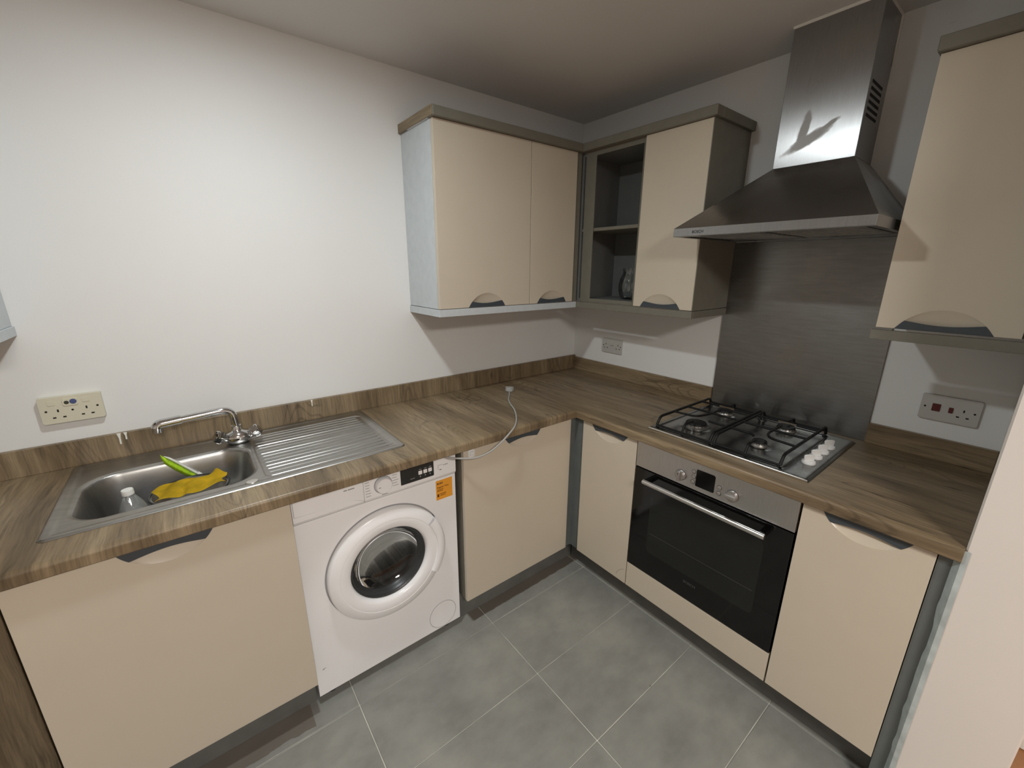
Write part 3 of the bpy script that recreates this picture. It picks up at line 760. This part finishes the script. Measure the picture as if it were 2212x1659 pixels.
v = N(nt, 'ShaderNodeTexVoronoi'); v.inputs['Scale'].default_value = 95; v.inputs['Randomness'].default_value = 0; nt.links.new(p, v.inputs['Vector'])
nt.links.new(ramp(nt, v.outputs['Distance'], [(.25, g(.02)), (.34, (.48, .46, .44, 1))]), bs.inputs['Base Color'])
bs.inputs['Metallic'].default_value = 1; bs.inputs['Roughness'].default_value = .28
b = B(); lathe(b, [(.195, -.100), (.222, -.112), (.222, -.36), (.21, -.385)], oc, AX, n=72)
dm = obj('drum', b, mt, wm, smooth=50, label='perforated steel drum')
b = B(); lathe(b, [(.21, -.385), (.17, -.375), (.06, -.37), (0, -.36)], oc, AX, n=72)
obj('drum_back', b, plain('drum_back_steel', (.62, .60, .58, 1), .38, 1, var=.15, vscale=30), dm, smooth=True)
for k in range(3):
    a = math.radians(90+120*k+18); dv = Vector((math.cos(a), 0, math.sin(a))); pv = Vector((-math.sin(a), 0, math.cos(a)))
    b = B(); c0 = oc+Vector((0, .366, 0))
    q = [c0+pv*.012, c0-pv*.012, c0+dv*.2-pv*.032, c0+dv*.2+pv*.032]
    lo = [b.verts.new(x) for x in q]; hi = [b.verts.new(x+Vector((0, -.018, 0))-(x-c0)*.0) for x in q]
    b.faces.new(lo); b.faces.new(hi[::-1])
    for i in range(4): b.faces.new((lo[i], lo[(i+1) % 4], hi[(i+1) % 4], hi[i]))
    bmesh.ops.bevel(b, geom=list(b.edges), offset=.004, segments=2, affect='EDGES')
    obj('spider_arm', b, M['rubber'], dm, smooth=40)
    a += math.radians(60); dv = Vector((math.cos(a), 0, math.sin(a))); pv = Vector((-math.sin(a), 0, math.cos(a)))
    b = B(); rows = []
    for y_ in (.13, .15, .33, .355):
        hgt = .018 if y_ in (.13, .355) else .055
        rows.append([b.verts.new(oc+Vector((0, y_, 0))+dv*(.221-h_)+pv*s_) for h_, s_ in ((0, -.03), (hgt*.7, -.017), (hgt, 0), (hgt*.7, .017), (0, .03))])
    for i in range(3):
        for j in range(4): b.faces.new((rows[i][j], rows[i][j+1], rows[i+1][j+1], rows[i+1][j]))
    b.faces.new(rows[0]); b.faces.new(rows[-1][::-1])
    obj('drum_lifter', b, M['dullsteel'], dm, smooth=30)
for x in (WX0+.05, WX1-.05):
    for y in (-.53, -.10):
        b = B(); lathe(b, [(0, 0), (.020, 0), (.020, .008), (.008, .012), (.008, WB)], (x, y, .0005), n=20); obj('foot', b, M['rubber'], wm, smooth=40)

# power cord
pc = thing('power_cord', 'grey mains lead with three-pin plug lying on the worktop', 'cord', (-.70, -.20, ZW))
pth = smooth_path([(-.722, -.222, ZW+.010), (-.752, -.262, ZW+.005), (-.805, -.325, ZW+.0042), (-.842, -.390, ZW+.0042), (-.872, -.455, ZW+.0042), (-.912, -.520, ZW+.0042), (-.962, -.585, ZW+.0045),
                   (-1.010, -.632, ZW+.002), (-1.055, -.652, .893), (-1.10, -.657, .868), (-1.154, -.660, .846), (-1.221, -.655, .836), (-1.285, -.635, .8445), (-1.33, -.612, .8555), (-1.39, -.50, .8595), (-1.45, -.3, .8585)], 7)
b = B(); tube(b, pth, .0038, 10); obj('cable', b, M['cable'], pc, smooth=True)
po = Vector((-.700, -.195, ZW+.001)); pa = math.radians(45)
b = B()
pf = [(-.024, 0), (-.025, .010), (-.021, .026), (-.012, .035), (.012, .035), (.021, .026), (.025, .010), (.024, 0)]
Rz = Matrix.Rotation(-pa, 3, 'Z')
def pl_(u, v, z): return po+Rz @ Vector((u, -v+.018, z))
lo = [b.verts.new(pl_(u, v, 0)) for u, v in pf]; hi = [b.verts.new(pl_(u*.94, v*.96, .022)) for u, v in pf]
b.faces.new(lo[::-1]); b.faces.new(hi)
for i in range(8): b.faces.new((lo[i], lo[(i+1) % 8], hi[(i+1) % 8], hi[i]))
bmesh.ops.bevel(b, geom=list(b.edges), offset=.003, segments=2, affect='EDGES'); obj('plug', b, M['cable'], pc, smooth=40)
for u, v, l in ((-.011, 0, .017), (.011, 0, .017), (0, 0, .022)):
    b = B(); z0_ = .007 if l < .02 else .016
    vs = [pl_(u+du, v-dv, z0_+dz) for dv in (0, l) for du, dz in ((-.003, -.0018), (.003, -.0018), (.003, .0018), (-.003, .0018))]
    vs = [b.verts.new(x) for x in vs]
    for f in ((0, 1, 2, 3), (7, 6, 5, 4), (0, 4, 5, 1), (1, 5, 6, 2), (2, 6, 7, 3), (3, 7, 4, 0)): b.faces.new([vs[i] for i in f])
    obj('pin', b, M['alu'], pc)

# ------------------------------------------------------------------ oven
OX, OY0, OY1 = -.6220, -.9775, -1.5725
ov = thing('oven', 'built-in black glass oven with steel control panel under the hob', 'oven', (-.3, -1.275, .263))
b = B(); box(b, -.600, -.06, OY1+.02, OY0-.02, .2635, .862); obj('body', b, M['blackmatt'], ov)
F = FR(OX, OY0, 0); OW = OY0-OY1
b = B(); prism(b, F, [(0, .7515), (OW, .7515), (OW, .8635), (0, .8635)], -.0215, .0015, .0015, 2); cp = obj('control_panel', b, M['steelH'], ov, smooth=30)
b = B(); prism(b, F, [(0, .268), (OW, .268), (OW, .746), (0, .746)], -.0215, 0, .002, 2); od = obj('oven_door', b, M['black'], ov, smooth=30)
mw, nt, bs = nm('oven_window_glass'); bs.inputs['Base Color'].default_value = (.010, .011, .010, 1); bs.inputs['Roughness'].default_value = .12
b = B(); prism(b, F, rrect(.085, OW-.075, .375, .675, .02), .0001, .0004); wi = obj('window', b, mw, od, label='dark oven window')
b = B(); fbox(b, F, .095, OW-.085, .468, .4695, .0004, .0006); obj('shelf_line', b, M['dimink'], wi)
text('brand_print', 'BOSCH', F, .291, .3395, .0155, M['dimink'], od, .0004, 'CENTER', bold=.0003)
hy0, hy1, hz_, hxo = -1.044-OY0, -1.506-OY0, .716, .043
b = B(); u0_, u1_ = -hy0, -hy1
tube(b, [F(u0_, hz_, hxo), F(u0_+.001, hz_, hxo), F(u1_-.001, hz_, hxo), F(u1_, hz_, hxo)], [.0088, .0098, .0098, .0088], 20)
hb = obj('handle', b, M['alu'], od, smooth=40, label='satin aluminium bar handle')
for u in (u0_+.012, u1_-.012):
    b = B(); fbox(b, F, u-.010, u+.010, hz_-.009, hz_+.009, .0002, hxo-.006, .002); obj('handle_mount', b, M['black'], hb)
F2 = FR(OX-.0015, OY0, 0)
for y_, vert in ((-1.179, True), (-1.374, False)):
    u = OY0-y_; c = F2(u, .790, 0)
    b = B(); lathe(b, [(.0215, .0002), (.0215, .0007)], c, (-1, 0, 0), n=36, cap1=True); obj('knob_recess', b, M['ink'], cp)
    b = B(); lathe(b, [(.0205, .0005), (.0203, .010), (.018, .013), (0, .013)], c, (-1, 0, 0), n=36)
    kb = obj('knob', b, M['silverbtn'], ov, smooth=40)
    b = B()
    if vert: fbox(b, F2, u-.0065, u+.0065, .790-.0195, .790+.0195, .012, .023, .003, 2)
    else: fbox(b, F2, u-.0195, u+.0195, .790-.0065, .790+.0065, .012, .023, .003, 2)
    obj('knob_grip', b, M['silverbtn'], kb, smooth=40)
    if vert:
        b = B(); fbox(b, F2, u-.0025, u+.0000, .796, .805, .0229, .0233); obj('pointer', b, M['ink'], kb)
for u, v in ((.2505, .823), (.2515, .802), (.2505, .781), (.3495, .800), (.3495, .778)):
    c = F2(u, v, 0)
    b = B(); lathe(b, [(.0088, .0002), (.0088, .0006)], c, (-1, 0, 0), n=24, cap1=True); rg_ = obj('button_ring', b, M['ink'], cp)
    b = B(); lathe(b, [(.0075, .0004), (.0072, .0022), (.006, .003), (0, .003)], c, (-1, 0, 0), n=24); obj('button', b, M['silverbtn'], rg_, smooth=40)
b = B(); prism(b, F2, rrect(.2615, .332, .770, .838, .004), .0001, .0012, .0004, 1); obj('display', b, M['black'], cp)

# ------------------------------------------------------------------ hob
HY_0, HY_1, HXF, HXB = -.9788, -1.5662, -.5665, -.0583
hob = thing('gas_hob', 'four-burner stainless steel gas hob set into the worktop', 'hob', (-.31, -1.27, ZW))
BUR = [(-.402, -1.102, .043), (-.150, -1.100, .032), (-.397, -1.350, .026), (-.150, -1.352, .034)]
def hob_h(x, y):
    e = -sdrr(x, y, HXF, HXB, HY_1, HY_0, .010)
    h = .0085*math.sqrt(max(0, 1-(1-min(1, e/.014))**2))
    d = -sdrr(x, y, HXF+.030, HXB-.016, -1.484, HY_0-.016, .016)
    h -= .0055*sm(0, .010, d)
    for bx1, by1, r1 in BUR:
        h += .0035*(1-sm(r1*1.05, r1*1.55, math.hypot(x-bx1, y-by1)))
    return h
b = B(); nx, ny = 120, 130; gv = [[None]*(ny+1) for _ in range(nx+1)]
for i in range(nx+1):
    for j in range(ny+1):
        x = HXF+(HXB-HXF)*i/nx; y = HY_1+(HY_0-HY_1)*j/ny
        gv[i][j] = b.verts.new((x, y, ZW+.0005+hob_h(x, y)))
for i in range(nx):
    for j in range(ny): b.faces.new((gv[i][j], gv[i+1][j], gv[i+1][j+1], gv[i][j+1]))
obj('hob_plate', b, M['hob'], hob, smooth=70)
b = B(); tube(b, [(HXF+.003, HY_0-.004, ZW+.0040), (HXF+.003, HY_0-.02, ZW+.0045), (HXF+.003, HY_1+.02, ZW+.0045), (HXF+.003, HY_1+.004, ZW+.0040)], [.004, .0055, .0055, .004], 12)
obj('front_trim', b, M['alu'], hob, smooth=40, label='bright rounded front edge')
for x, y, r in BUR:
    z = ZW+hob_h(x, y)
    b = B(); lathe(b, [(r*1.12, -.001), (r*1.12, .004), (r, .008), (r*.97, .014), (r*.6, .015), (0, .015)], (x, y, z), n=36)
    bu = obj('burner', b, M['ring'], hob, smooth=40)
    b = B(); lathe(b, [(r*.92, .0145), (r*.96, .017), (r*.90, .021), (r*.5, .0225), (0, .0225)], (x, y, z), n=36)
    obj('burner_cap', b, M['blackmatt'], bu, smooth=40)
    b = B()
    for k in range(18):
        a = 2*PI*k/18; tube(b, [(x+r*.9*math.cos(a), y+r*.9*math.sin(a), z+.0115), (x+r*1.02*math.cos(a), y+r*1.02*math.sin(a), z+.0115)], .0022, 4)
    obj('flame_ports', b, M['blackmatt'], bu)
for x in (-.424, -.356, -.288, -.220):
    y = -1.520; z = ZW+hob_h(x, y)+.0005
    b = B(); lathe(b, [(.0205, 0), (.021, .002), (.0195, .008), (.016, .010), (0, .010)], (x, y, z), n=32); kb = obj('knob', b, M['whiteplastic'], hob, smooth=40)
    b = B(); pfn = [(-.017, .006), (.017, .006), (.019, .028), (.013, .031), (-.013, .031), (-.019, .028)]
    ang = math.radians(-35); du = Vector((math.cos(ang), math.sin(ang), 0)); dn = Vector((-math.sin(ang), math.cos(ang), 0))
    A = [b.verts.new(Vector((x, y, z))+du*p_*1+dn*.0032+Vector((0, 0, q_))) for p_, q_ in pfn]; C = [b.verts.new(Vector((x, y, z))+du*p_-dn*.0032+Vector((0, 0, q_))) for p_, q_ in pfn]
    b.faces.new(A); b.faces.new(C[::-1])
    for i in range(6): b.faces.new((A[i], C[i], C[(i+1) % 6], A[(i+1) % 6]))
    bmesh.ops.bevel(b, geom=list(b.edges), offset=.0015, segments=2, affect='EDGES'); obj('knob_fin', b, M['whiteplastic'], kb, smooth=40)
# pan supports
ZF = ZW+.0085; ZG = ZW+.046; rr0 = .0038
def grate(ya, yb, label, left):
    t = thing('pan_support', label, 'pan support', (-.3, (ya+yb)/2, ZF))
    xf, xb = -.530, -.078
    Y = lambda s_: ya+(yb-ya)*s_
    X = lambda d_: xf+(xb-xf)*d_
    def bar(name, pts, r=rr0, fil=.012):
        b = B(); tube(b, fillet(pts, fil, 5), r*1.25, 8, sq=True); obj(name, b, M['blackmatt'], t, smooth=50)
    for s_ in (0, 1):
        bar('side_rail', [(xf, Y(s_), ZF+.004), (xf+.022, Y(s_), ZG), (xb-.012, Y(s_), ZG), (xb, Y(s_), ZF+.004)], rr0*1.15, .016)
    bar('front_rail', [(xf, Y(0), ZF+.004), (xf, Y(1), ZF+.004)]); bar('back_rail', [(xb-.004, Y(0), ZF+.018), (xb-.004, Y(1), ZF+.018)])
    bar('middle_bar', [(X(.52), Y(0), ZG), (X(.52), Y(1), ZG)])
    bar('back_bar', [(X(.80), Y(0), ZG), (X(.80), Y(.34), ZG), (X(.80), Y(.36), ZG-.001)]); bar('back_bar', [(X(.80), Y(.66), ZG), (X(.80), Y(1), ZG)])
    bar('back_finger', [(xb-.002, Y(.5), ZF+.018), (xb-.008, Y(.5), ZG), (X(.86), Y(.5), ZG)], rr0, .010)
    bar('front_finger', [(xf, Y(.5), ZF+.004), (xf+.018, Y(.5), ZG), (X(.17), Y(.5), ZG)], rr0, .014)
    if left:
        bar('front_bar', [(X(.28), Y(0), ZG), (X(.30), Y(.40), ZG), (X(.46), Y(.5), ZG), (X(.68), Y(.5), ZG)], rr0, .03); bar('front_bar', [(X(.28), Y(.68), ZG), (X(.28), Y(1), ZG)])
    else:
        bar('front_bar', [(X(.28), Y(0), ZG), (X(.28), Y(.34), ZG), (X(.25), Y(.40), ZG)], rr0, .02); bar('front_bar', [(X(.28), Y(1), ZG), (X(.30), Y(.60), ZG), (X(.40), Y(.5), ZG), (X(.68), Y(.5), ZG)], rr0, .03)
    for s_ in (.02, .98):
        for x in (xf, xb):
            b = B(); lathe(b, [(0, 0), (.006, 0), (.006, .006), (0, .006)], (x, Y(s_), ZF-.004), n=12); obj('foot', b, M['rubber'], t)
grate(-.998, -1.226, 'black cast-iron pan support on the hob side nearest the corner', True)
grate(-1.242, -1.470, 'black cast-iron pan support beside the white hob knobs', False)

# splashback
b = bx(-.008, -.0005, -1.581, -.9635, ZW+.0005, 1.668, .0008); obj('splashback', b, M['splash'], label='smeared stainless steel splashback behind the hob', cat='splashback', org=(0, -1.27, ZW))

# ------------------------------------------------------------------ extractor hood
hd = thing('extractor_hood', 'stainless steel chimney extractor hood above the hob', 'hood', (0, -1.266, 1.67))
Y0, Y1, XS, Z0, ZL = -.9600, -1.5734, -.491, 1.6715, 1.702
C0, C1, CD, CZ_ = -1.1582, -1.4089, -.1894, 1.9166
b = B()
lo = [(-.0005, Y0), (XS, Y0), (XS, Y1), (-.0005, Y1)]; hi = [(-.0005, C0), (CD-.002, C0), (CD-.002, C1), (-.0005, C1)]
vs = [[b.verts.new((x, y, z)) for x, y in pp] for pp, z in ((lo, Z0), (lo, ZL), (hi, CZ_))]
for i in range(2):
    for k in range(4): b.faces.new((vs[i][k], vs[i][(k+1) % 4], vs[i+1][(k+1) % 4], vs[i+1][k]))
b.faces.new(vs[2])
ins = [b.verts.new((x, y, Z0)) for x, y in ((-.02, Y0-.02), (XS+.02, Y0-.02), (XS+.02, Y1+.02), (-.02, Y1+.02))]
dep = [b.verts.new((v.co.x, v.co.y, Z0+.012)) for v in ins]
for k in range(4):
    b.faces.new((vs[0][k], vs[0][(k+1) % 4], ins[(k+1) % 4], ins[k])); b.faces.new((ins[k], ins[(k+1) % 4], dep[(k+1) % 4], dep[k]))
b.faces.new(dep)
can = obj('canopy', b, M['steel'], hd)
F = FR(XS, Y0, 0)
b = B(); prism(b, F, [(.001, Z0+.001), (.6124, Z0+.001), (.6124, ZL), (.001, ZL)], .0002, .0022, .001, 1); lp = obj('front_lip', b, M['steel'], can, smooth=30)
text('brand_print', 'BOSCH', F, .098, Z0+.0105, .0135, M['ink'], lp, .0026, 'CENTER', bold=.0003)
for k in range(2):
    ya = Y0-.035-.275*k; b = B()
    box(b, XS+.06, -.05, ya-.262, ya, Z0+.004, Z0+.0115)
    f_ = obj('grease_filter', b, M['dullsteel'], can)
    b = B()
    for q in range(9): box(b, XS+.06+.042*q+.012, XS+.06+.042*q+.018, ya-.25, ya-.012, Z0+.0025, Z0+.004)
    obj('filter_ribs', b, M['ring'], f_)
b = B(); box(b, CD, -.0005, C1, C0, CZ_+.0005, H-.0005, .0012)
ch = obj('chimney', b, smeared_chimney(), hd)
for k in range(6):
    z = 2.040+.0192*k; b = B(); box(b, -.166, -.050, C1-.0008, C1-.0001, z, z+.0085); obj('vent_slot', b, M['hole'], ch)
b = B(); tube(b, [(CD-.001, C1, H-.003), (CD-.001, C0, H-.003), (-.004, C0, H-.003)], .005, 6); tube(b, [(CD-.001, C1, H-.003), (-.004, C1-.001, H-.003), (-.004, C1-.003, 2.22)], [.004, .006, .002], 6)
obj('sealant_bead', b, M['paint'], ch, smooth=True)

# ------------------------------------------------------------------ wall cabinets
ZU0, ZU1 = 1.380, 2.1147
def shell_l(x0, x1, yf, parent, mt, left_mt=None):
    t = .016; b = B()
    box(b, x0+t, x1-t, -yf, -.001, ZU0, ZU0+t); box(b, x0+t, x1-t, -yf, -.001, ZU1-t, ZU1); box(b, x0+t, x1-t, -.006, -.001, ZU0+t, ZU1-t)
    box(b, x1-t, x1, -yf, -.001, ZU0, ZU1)
    obj('carcass', b, mt, parent); obj('side_panel', bx(x0, x0+t, -yf, -.001, ZU0, ZU1), left_mt or mt, parent)
D2 = .2936; D3 = .3122
wl = thing('wall_cabinet', 'two-door cream wall cabinet on the sink wall with silver side', 'cabinet', (-1.157, 0, 1.345))
shell_l(-1.157, -.0015, D2-.019, wl, M['dark'], M['silver'])
cab_door(FL(-1.155, -D2, ZU0), .505, ZU1-ZU0, .249, 'bottom', wl)
cab_door(FL(-.647, -D2, ZU0), .303, ZU1-ZU0, .152, 'bottom', wl)
obj('filler', bx(-.342, -.306, -D2+.006, -D2+.022, ZU0, ZU1), M['grey'], wl)
b = B(); box(b, -1.163, -.3315, -.314, -.262, 2.1155, 2.152, .002); obj('cornice', b, M['grey'], wl, label='olive grey cornice')
b = B(); box(b, -1.168, -1.1635, -.312, -.001, 2.1155, 2.152, .001); obj('cornice_end', b, M['wood'], wl, label='wood-look end of the cornice')
b = B(); box(b, -1.162, -.318, -.300, -.284, 1.346, 1.377, .001); box(b, -1.162, -1.146, -.2835, -.001, 1.346, 1.377, .001); obj('pelmet', b, M['silver'], wl, label='silver pelmet')
# right-hand corner cabinet: open bay and one door
wr = thing('wall_cabinet', 'wall cabinet beside the hood with one open bay and one cream door', 'cabinet', (0, -.64, 1.345))
t = .016; yA, yB_, yC = -.293, -.662, -.9725; xf = -D3+.019
b = B()
box(b, xf, -.001, yB_, yA, ZU0, ZU0+t); box(b, xf, -.001, yB_, yA, ZU1-t, ZU1); box(b, -.006, -.001, yB_, yA, ZU0+t, ZU1-t)
box(b, xf, -.001, yA, yA+t, ZU0, ZU1); box(b, xf, -.001, yB_-.010, yB_, ZU0, ZU1)
box(b, xf, -.001, yC+t, yB_-.010, ZU0, ZU0+t); box(b, xf, -.001, yC+t, yB_-.010, ZU1-t, ZU1); box(b, -.006, -.001, yC+t, yB_-.010, ZU0+t, ZU1-t)
obj('carcass', b, M['dark'], wr)
obj('side_panel', bx(-D3+.0005, -.001, yC-.001, yC+t, ZU0, ZU1), M['grey'], wr)
obj('stile', bx(xf-.004, xf-.0002, -.377, -.309, ZU0, ZU1), M['grey'], wr); obj('stile', bx(xf-.008, xf-.0002, -.668, -.655, ZU0, ZU1), M['grey'], wr)
obj('rail', bx(xf-.004, xf-.0002, -.655, -.377, ZU1-.022, ZU1), M['grey'], wr); obj('rail', bx(xf-.004, xf-.0002, -.655, -.377, ZU0, ZU0+.018), M['grey'], wr)
obj('shelf', bx(xf+.002, -.0065, yB_+.001, yA-.001, 1.739, 1.755, .001), M['grey'], wr)
obj('hanging_bracket', bx(-.014, -.0065, -.515, -.495, 2.02, 2.06, .001), M['alu'], wr)
for z in (2.05, 1.44):
    b = B(); lathe(b, [(.004, 0), (.004, .0006), (0, .0006)], (-.262, yA-.0002, z), (0, -1, 0), n=12); obj('screw_hole', b, M['hole'], wr)
cab_door(FR(-D3, -.6698, ZU0), .3005, ZU1-ZU0, .1425, 'bottom', wr)
b = B(); box(b, -.331, -.280, -.990, -.262, 2.1155, 2.152, .002); box(b, -.2795, -.001, -.990, -.955, 2.1155, 2.152, .002); obj('cornice', b, M['grey'], wr, label='olive grey cornice')
b = B(); box(b, -.317, -.301, -.975, -.288, 1.346, 1.377, .001); box(b, -.3005, -.001, -.975, -.959, 1.346, 1.377, .001); obj('pelmet', b, M['grey'], wr, label='olive grey pelmet')
# glass jug
jx, jy, jz = -.150, -.528, ZU0+t+.0005
jg = thing('glass_jug', 'clear ribbed glass jug standing in the open wall cabinet', 'jug', (jx, jy, jz))
b = B(); n = 40
lathe(b, [(0, .002), (.040, .002), (.052, .012), (.060, .045), (.061, .075), (.055, .105), (.044, .128), (.041, .140), (.046, .158)], (jx, jy, jz), n=n)
for v in b.verts:
    d_ = Vector((v.co.x-jx, v.co.y-jy, 0)); k = 1+.02*math.cos(14*math.atan2(d_.y, d_.x)); v.co.x = jx+d_.x*k; v.co.y = jy+d_.y*k
bmesh.ops.solidify(b, geom=list(b.faces), thickness=.003)
obj('jug_body', b, M['glass'], jg, smooth=True)
b = B(); tube(b, smooth_path([(jx, jy-.043, jz+.148), (jx-.01, jy-.078, jz+.145), (jx-.012, jy-.092, jz+.105), (jx-.01, jy-.080, jz+.060), (jx, jy-.060, jz+.045)], 6), .006, 10); obj('jug_handle', b, M['glass'], jg, smooth=True)
# right-most wall cabinet
wq = thing('wall_cabinet', 'single-door cream wall cabinet between hood and wall end', 'cabinet', (0, -1.74, 1.345))
b = B(); box(b, xf, -.001, -1.891, -1.591, ZU0, ZU1); obj('carcass', b, M['grey'], wq)
cab_door(FR(-D3, -1.589, ZU0), .2995, ZU1-ZU0, .1475, 'bottom', wq)
b = B(); box(b, -.331, -.280, YN+.001, -1.583, 2.1155, 2.152, .002); box(b, -.2795, -.001, -1.600, -1.584, 2.1155, 2.152, .002); obj('cornice', b, M['grey'], wq, label='olive grey cornice')
b = B(); box(b, -.320, -.304, YN+.001, -1.580, 1.343, 1.373, .001); obj('pelmet', b, M['grey'], wq, label='olive grey pelmet')
obj('filler', bx(xf-.012, xf, YN+.001, -1.893, ZU0, ZU1), M['grey'], wq)
# wall cabinet at the far end of the sink wall
wf = thing('wall_cabinet', 'cream wall cabinet above the worktop end beyond the double socket', 'cabinet', (-2.447, 0, 1.345))
b = B(); box(b, -3.04, -2.463, -D2+.019, -.001, ZU0, ZU1); obj('carcass', b, M['dark'], wf); obj('side_panel', bx(-2.463, -2.447, -D2+.019, -.001, ZU0, ZU1), M['silver'], wf)
cab_door(FL(-3.045, -D2, ZU0), .597, ZU1-ZU0, .30, 'bottom', wf)
b = B(); box(b, -3.04, -2.444, -.300, -.284, 1.350, 1.379, .001); box(b, -2.458, -2.442, -.2835, -.001, 1.350, 1.379, .001); obj('pelmet', b, M['silver'], wf, label='silver pelmet')
b = B(); box(b, -3.04, -2.440, -.314, -.001, 2.1155, 2.152, .002); obj('cornice', b, M['grey'], wf)

# ------------------------------------------------------------------ sockets
def socket_base(name, label, F, wd, ht, th, mt, loc):
    t = thing(name, label, 'socket', loc)
    b = B(); prism(b, F, rrect(0, wd, 0, ht, .004), 0.0004, th, .002, 2); obj('face_plate', b, mt, t, smooth=30); return t
def pins(t, F, u, v, th, flip=1):
    for du, dv, w_, h_ in ((0, .011, .004, .009), (-.0115, -.011, .0075, .0045), (.0115, -.011, .0075, .0045)):
        b = B(); fbox(b, F, u+du-w_/2, u+du+w_/2, v+dv-h_/2, v+dv+h_/2, th-.0002, th+.0004); obj('pin_hole', b, M['hole'], t)
def screw(t, F, u, v, th, mt):
    b = B(); lathe(b, [(.0032, 0), (.0028, .0006), (0, .0006)], F(u, v, th), F.w, n=12); obj('screw', b, mt, t)
F = FL(-2.4427, 0, 1.0638)
t = socket_base('double_socket', 'aged ivory double socket with stained centre switch above the sink worktop', F, .146, .086, .020, M['ivory'], (-2.37, 0, 1.0638))
pins(t, F, .040, .030, .020); pins(t, F, .106, .030, .020)
screw(t, F, .0135, .042, .020, M['hole']); screw(t, F, .1325, .042, .020, M['hole']); screw(t, F, .073, .0385, .020, M['hole'])
for u in (.030, .110):
    b = B(); prism(b, F, rrect(u-.010, u+.008, .060, .074, .002), .0199, .0215, .0005, 1); obj('rocker', b, M['ivory'], t)
b = B(); prism(b, F, rrect(.055, .090, .054, .078, .004), .0199, .0222, .0008, 1); sw = obj('centre_switch', b, M['ivory'], t)
b = B(); lathe(b, [(.006, 0), (.0055, .0008), (0, .001)], F(.064, .065, .0221), F.w, n=16); obj('stain', b, plain('dark_green_stain', lin(58, 62, 44), .6), sw)
b = B(); lathe(b, [(.0085, 0), (.008, .0008), (0, .001)], F(.0795, .0665, .0221), F.w, n=16); obj('stain', b, plain('blue_stain', lin(72, 84, 128), .6), sw)
F = FR(0, -.2492, 1.0555)
t = socket_base('double_socket', 'grey-white double socket on the hob wall near the corner', F, .146, .086, .009, M['socket'], (0, -.32, 1.0555))
pins(t, F, .027, .040, .009); pins(t, F, .118, .040, .009)
screw(t, F, .0085, .043, .009, M['hole']); screw(t, F, .1365, .043, .009, M['hole'])
b = B(); prism(b, F, rrect(.062, .084, .046, .062, .002), .0089, .0125, .0008, 1); sw = obj('rocker', b, M['socket'], t)
b = B(); fbox(b, F, .061, .085, .0435, .0455, .0089, .0094); obj('rocker_shadow_gap', b, M['ink'], sw)
F = FR(0, -1.7055, 1.0465)
t = socket_base('cooker_switch', 'cooker switch plate with two red rockers and a socket beside the wall end', F, .146, .088, .010, M['socket'], (0, -1.78, 1.0465))
pins(t, F, .108, .036, .010); screw(t, F, .012, .044, .010, M['hole']); screw(t, F, .1335, .044, .010, M['hole'])
for u0_, u1_, v0_, v1_ in ((.030, .051, .032, .058), (.0715, .0825, .034, .053)):
    b = B(); prism(b, F, rrect(u0_, u1_, v0_, v1_, .001), .0099, .0125, .0008, 1); obj('rocker', b, M['red'], t, label='dark red rocker switch')
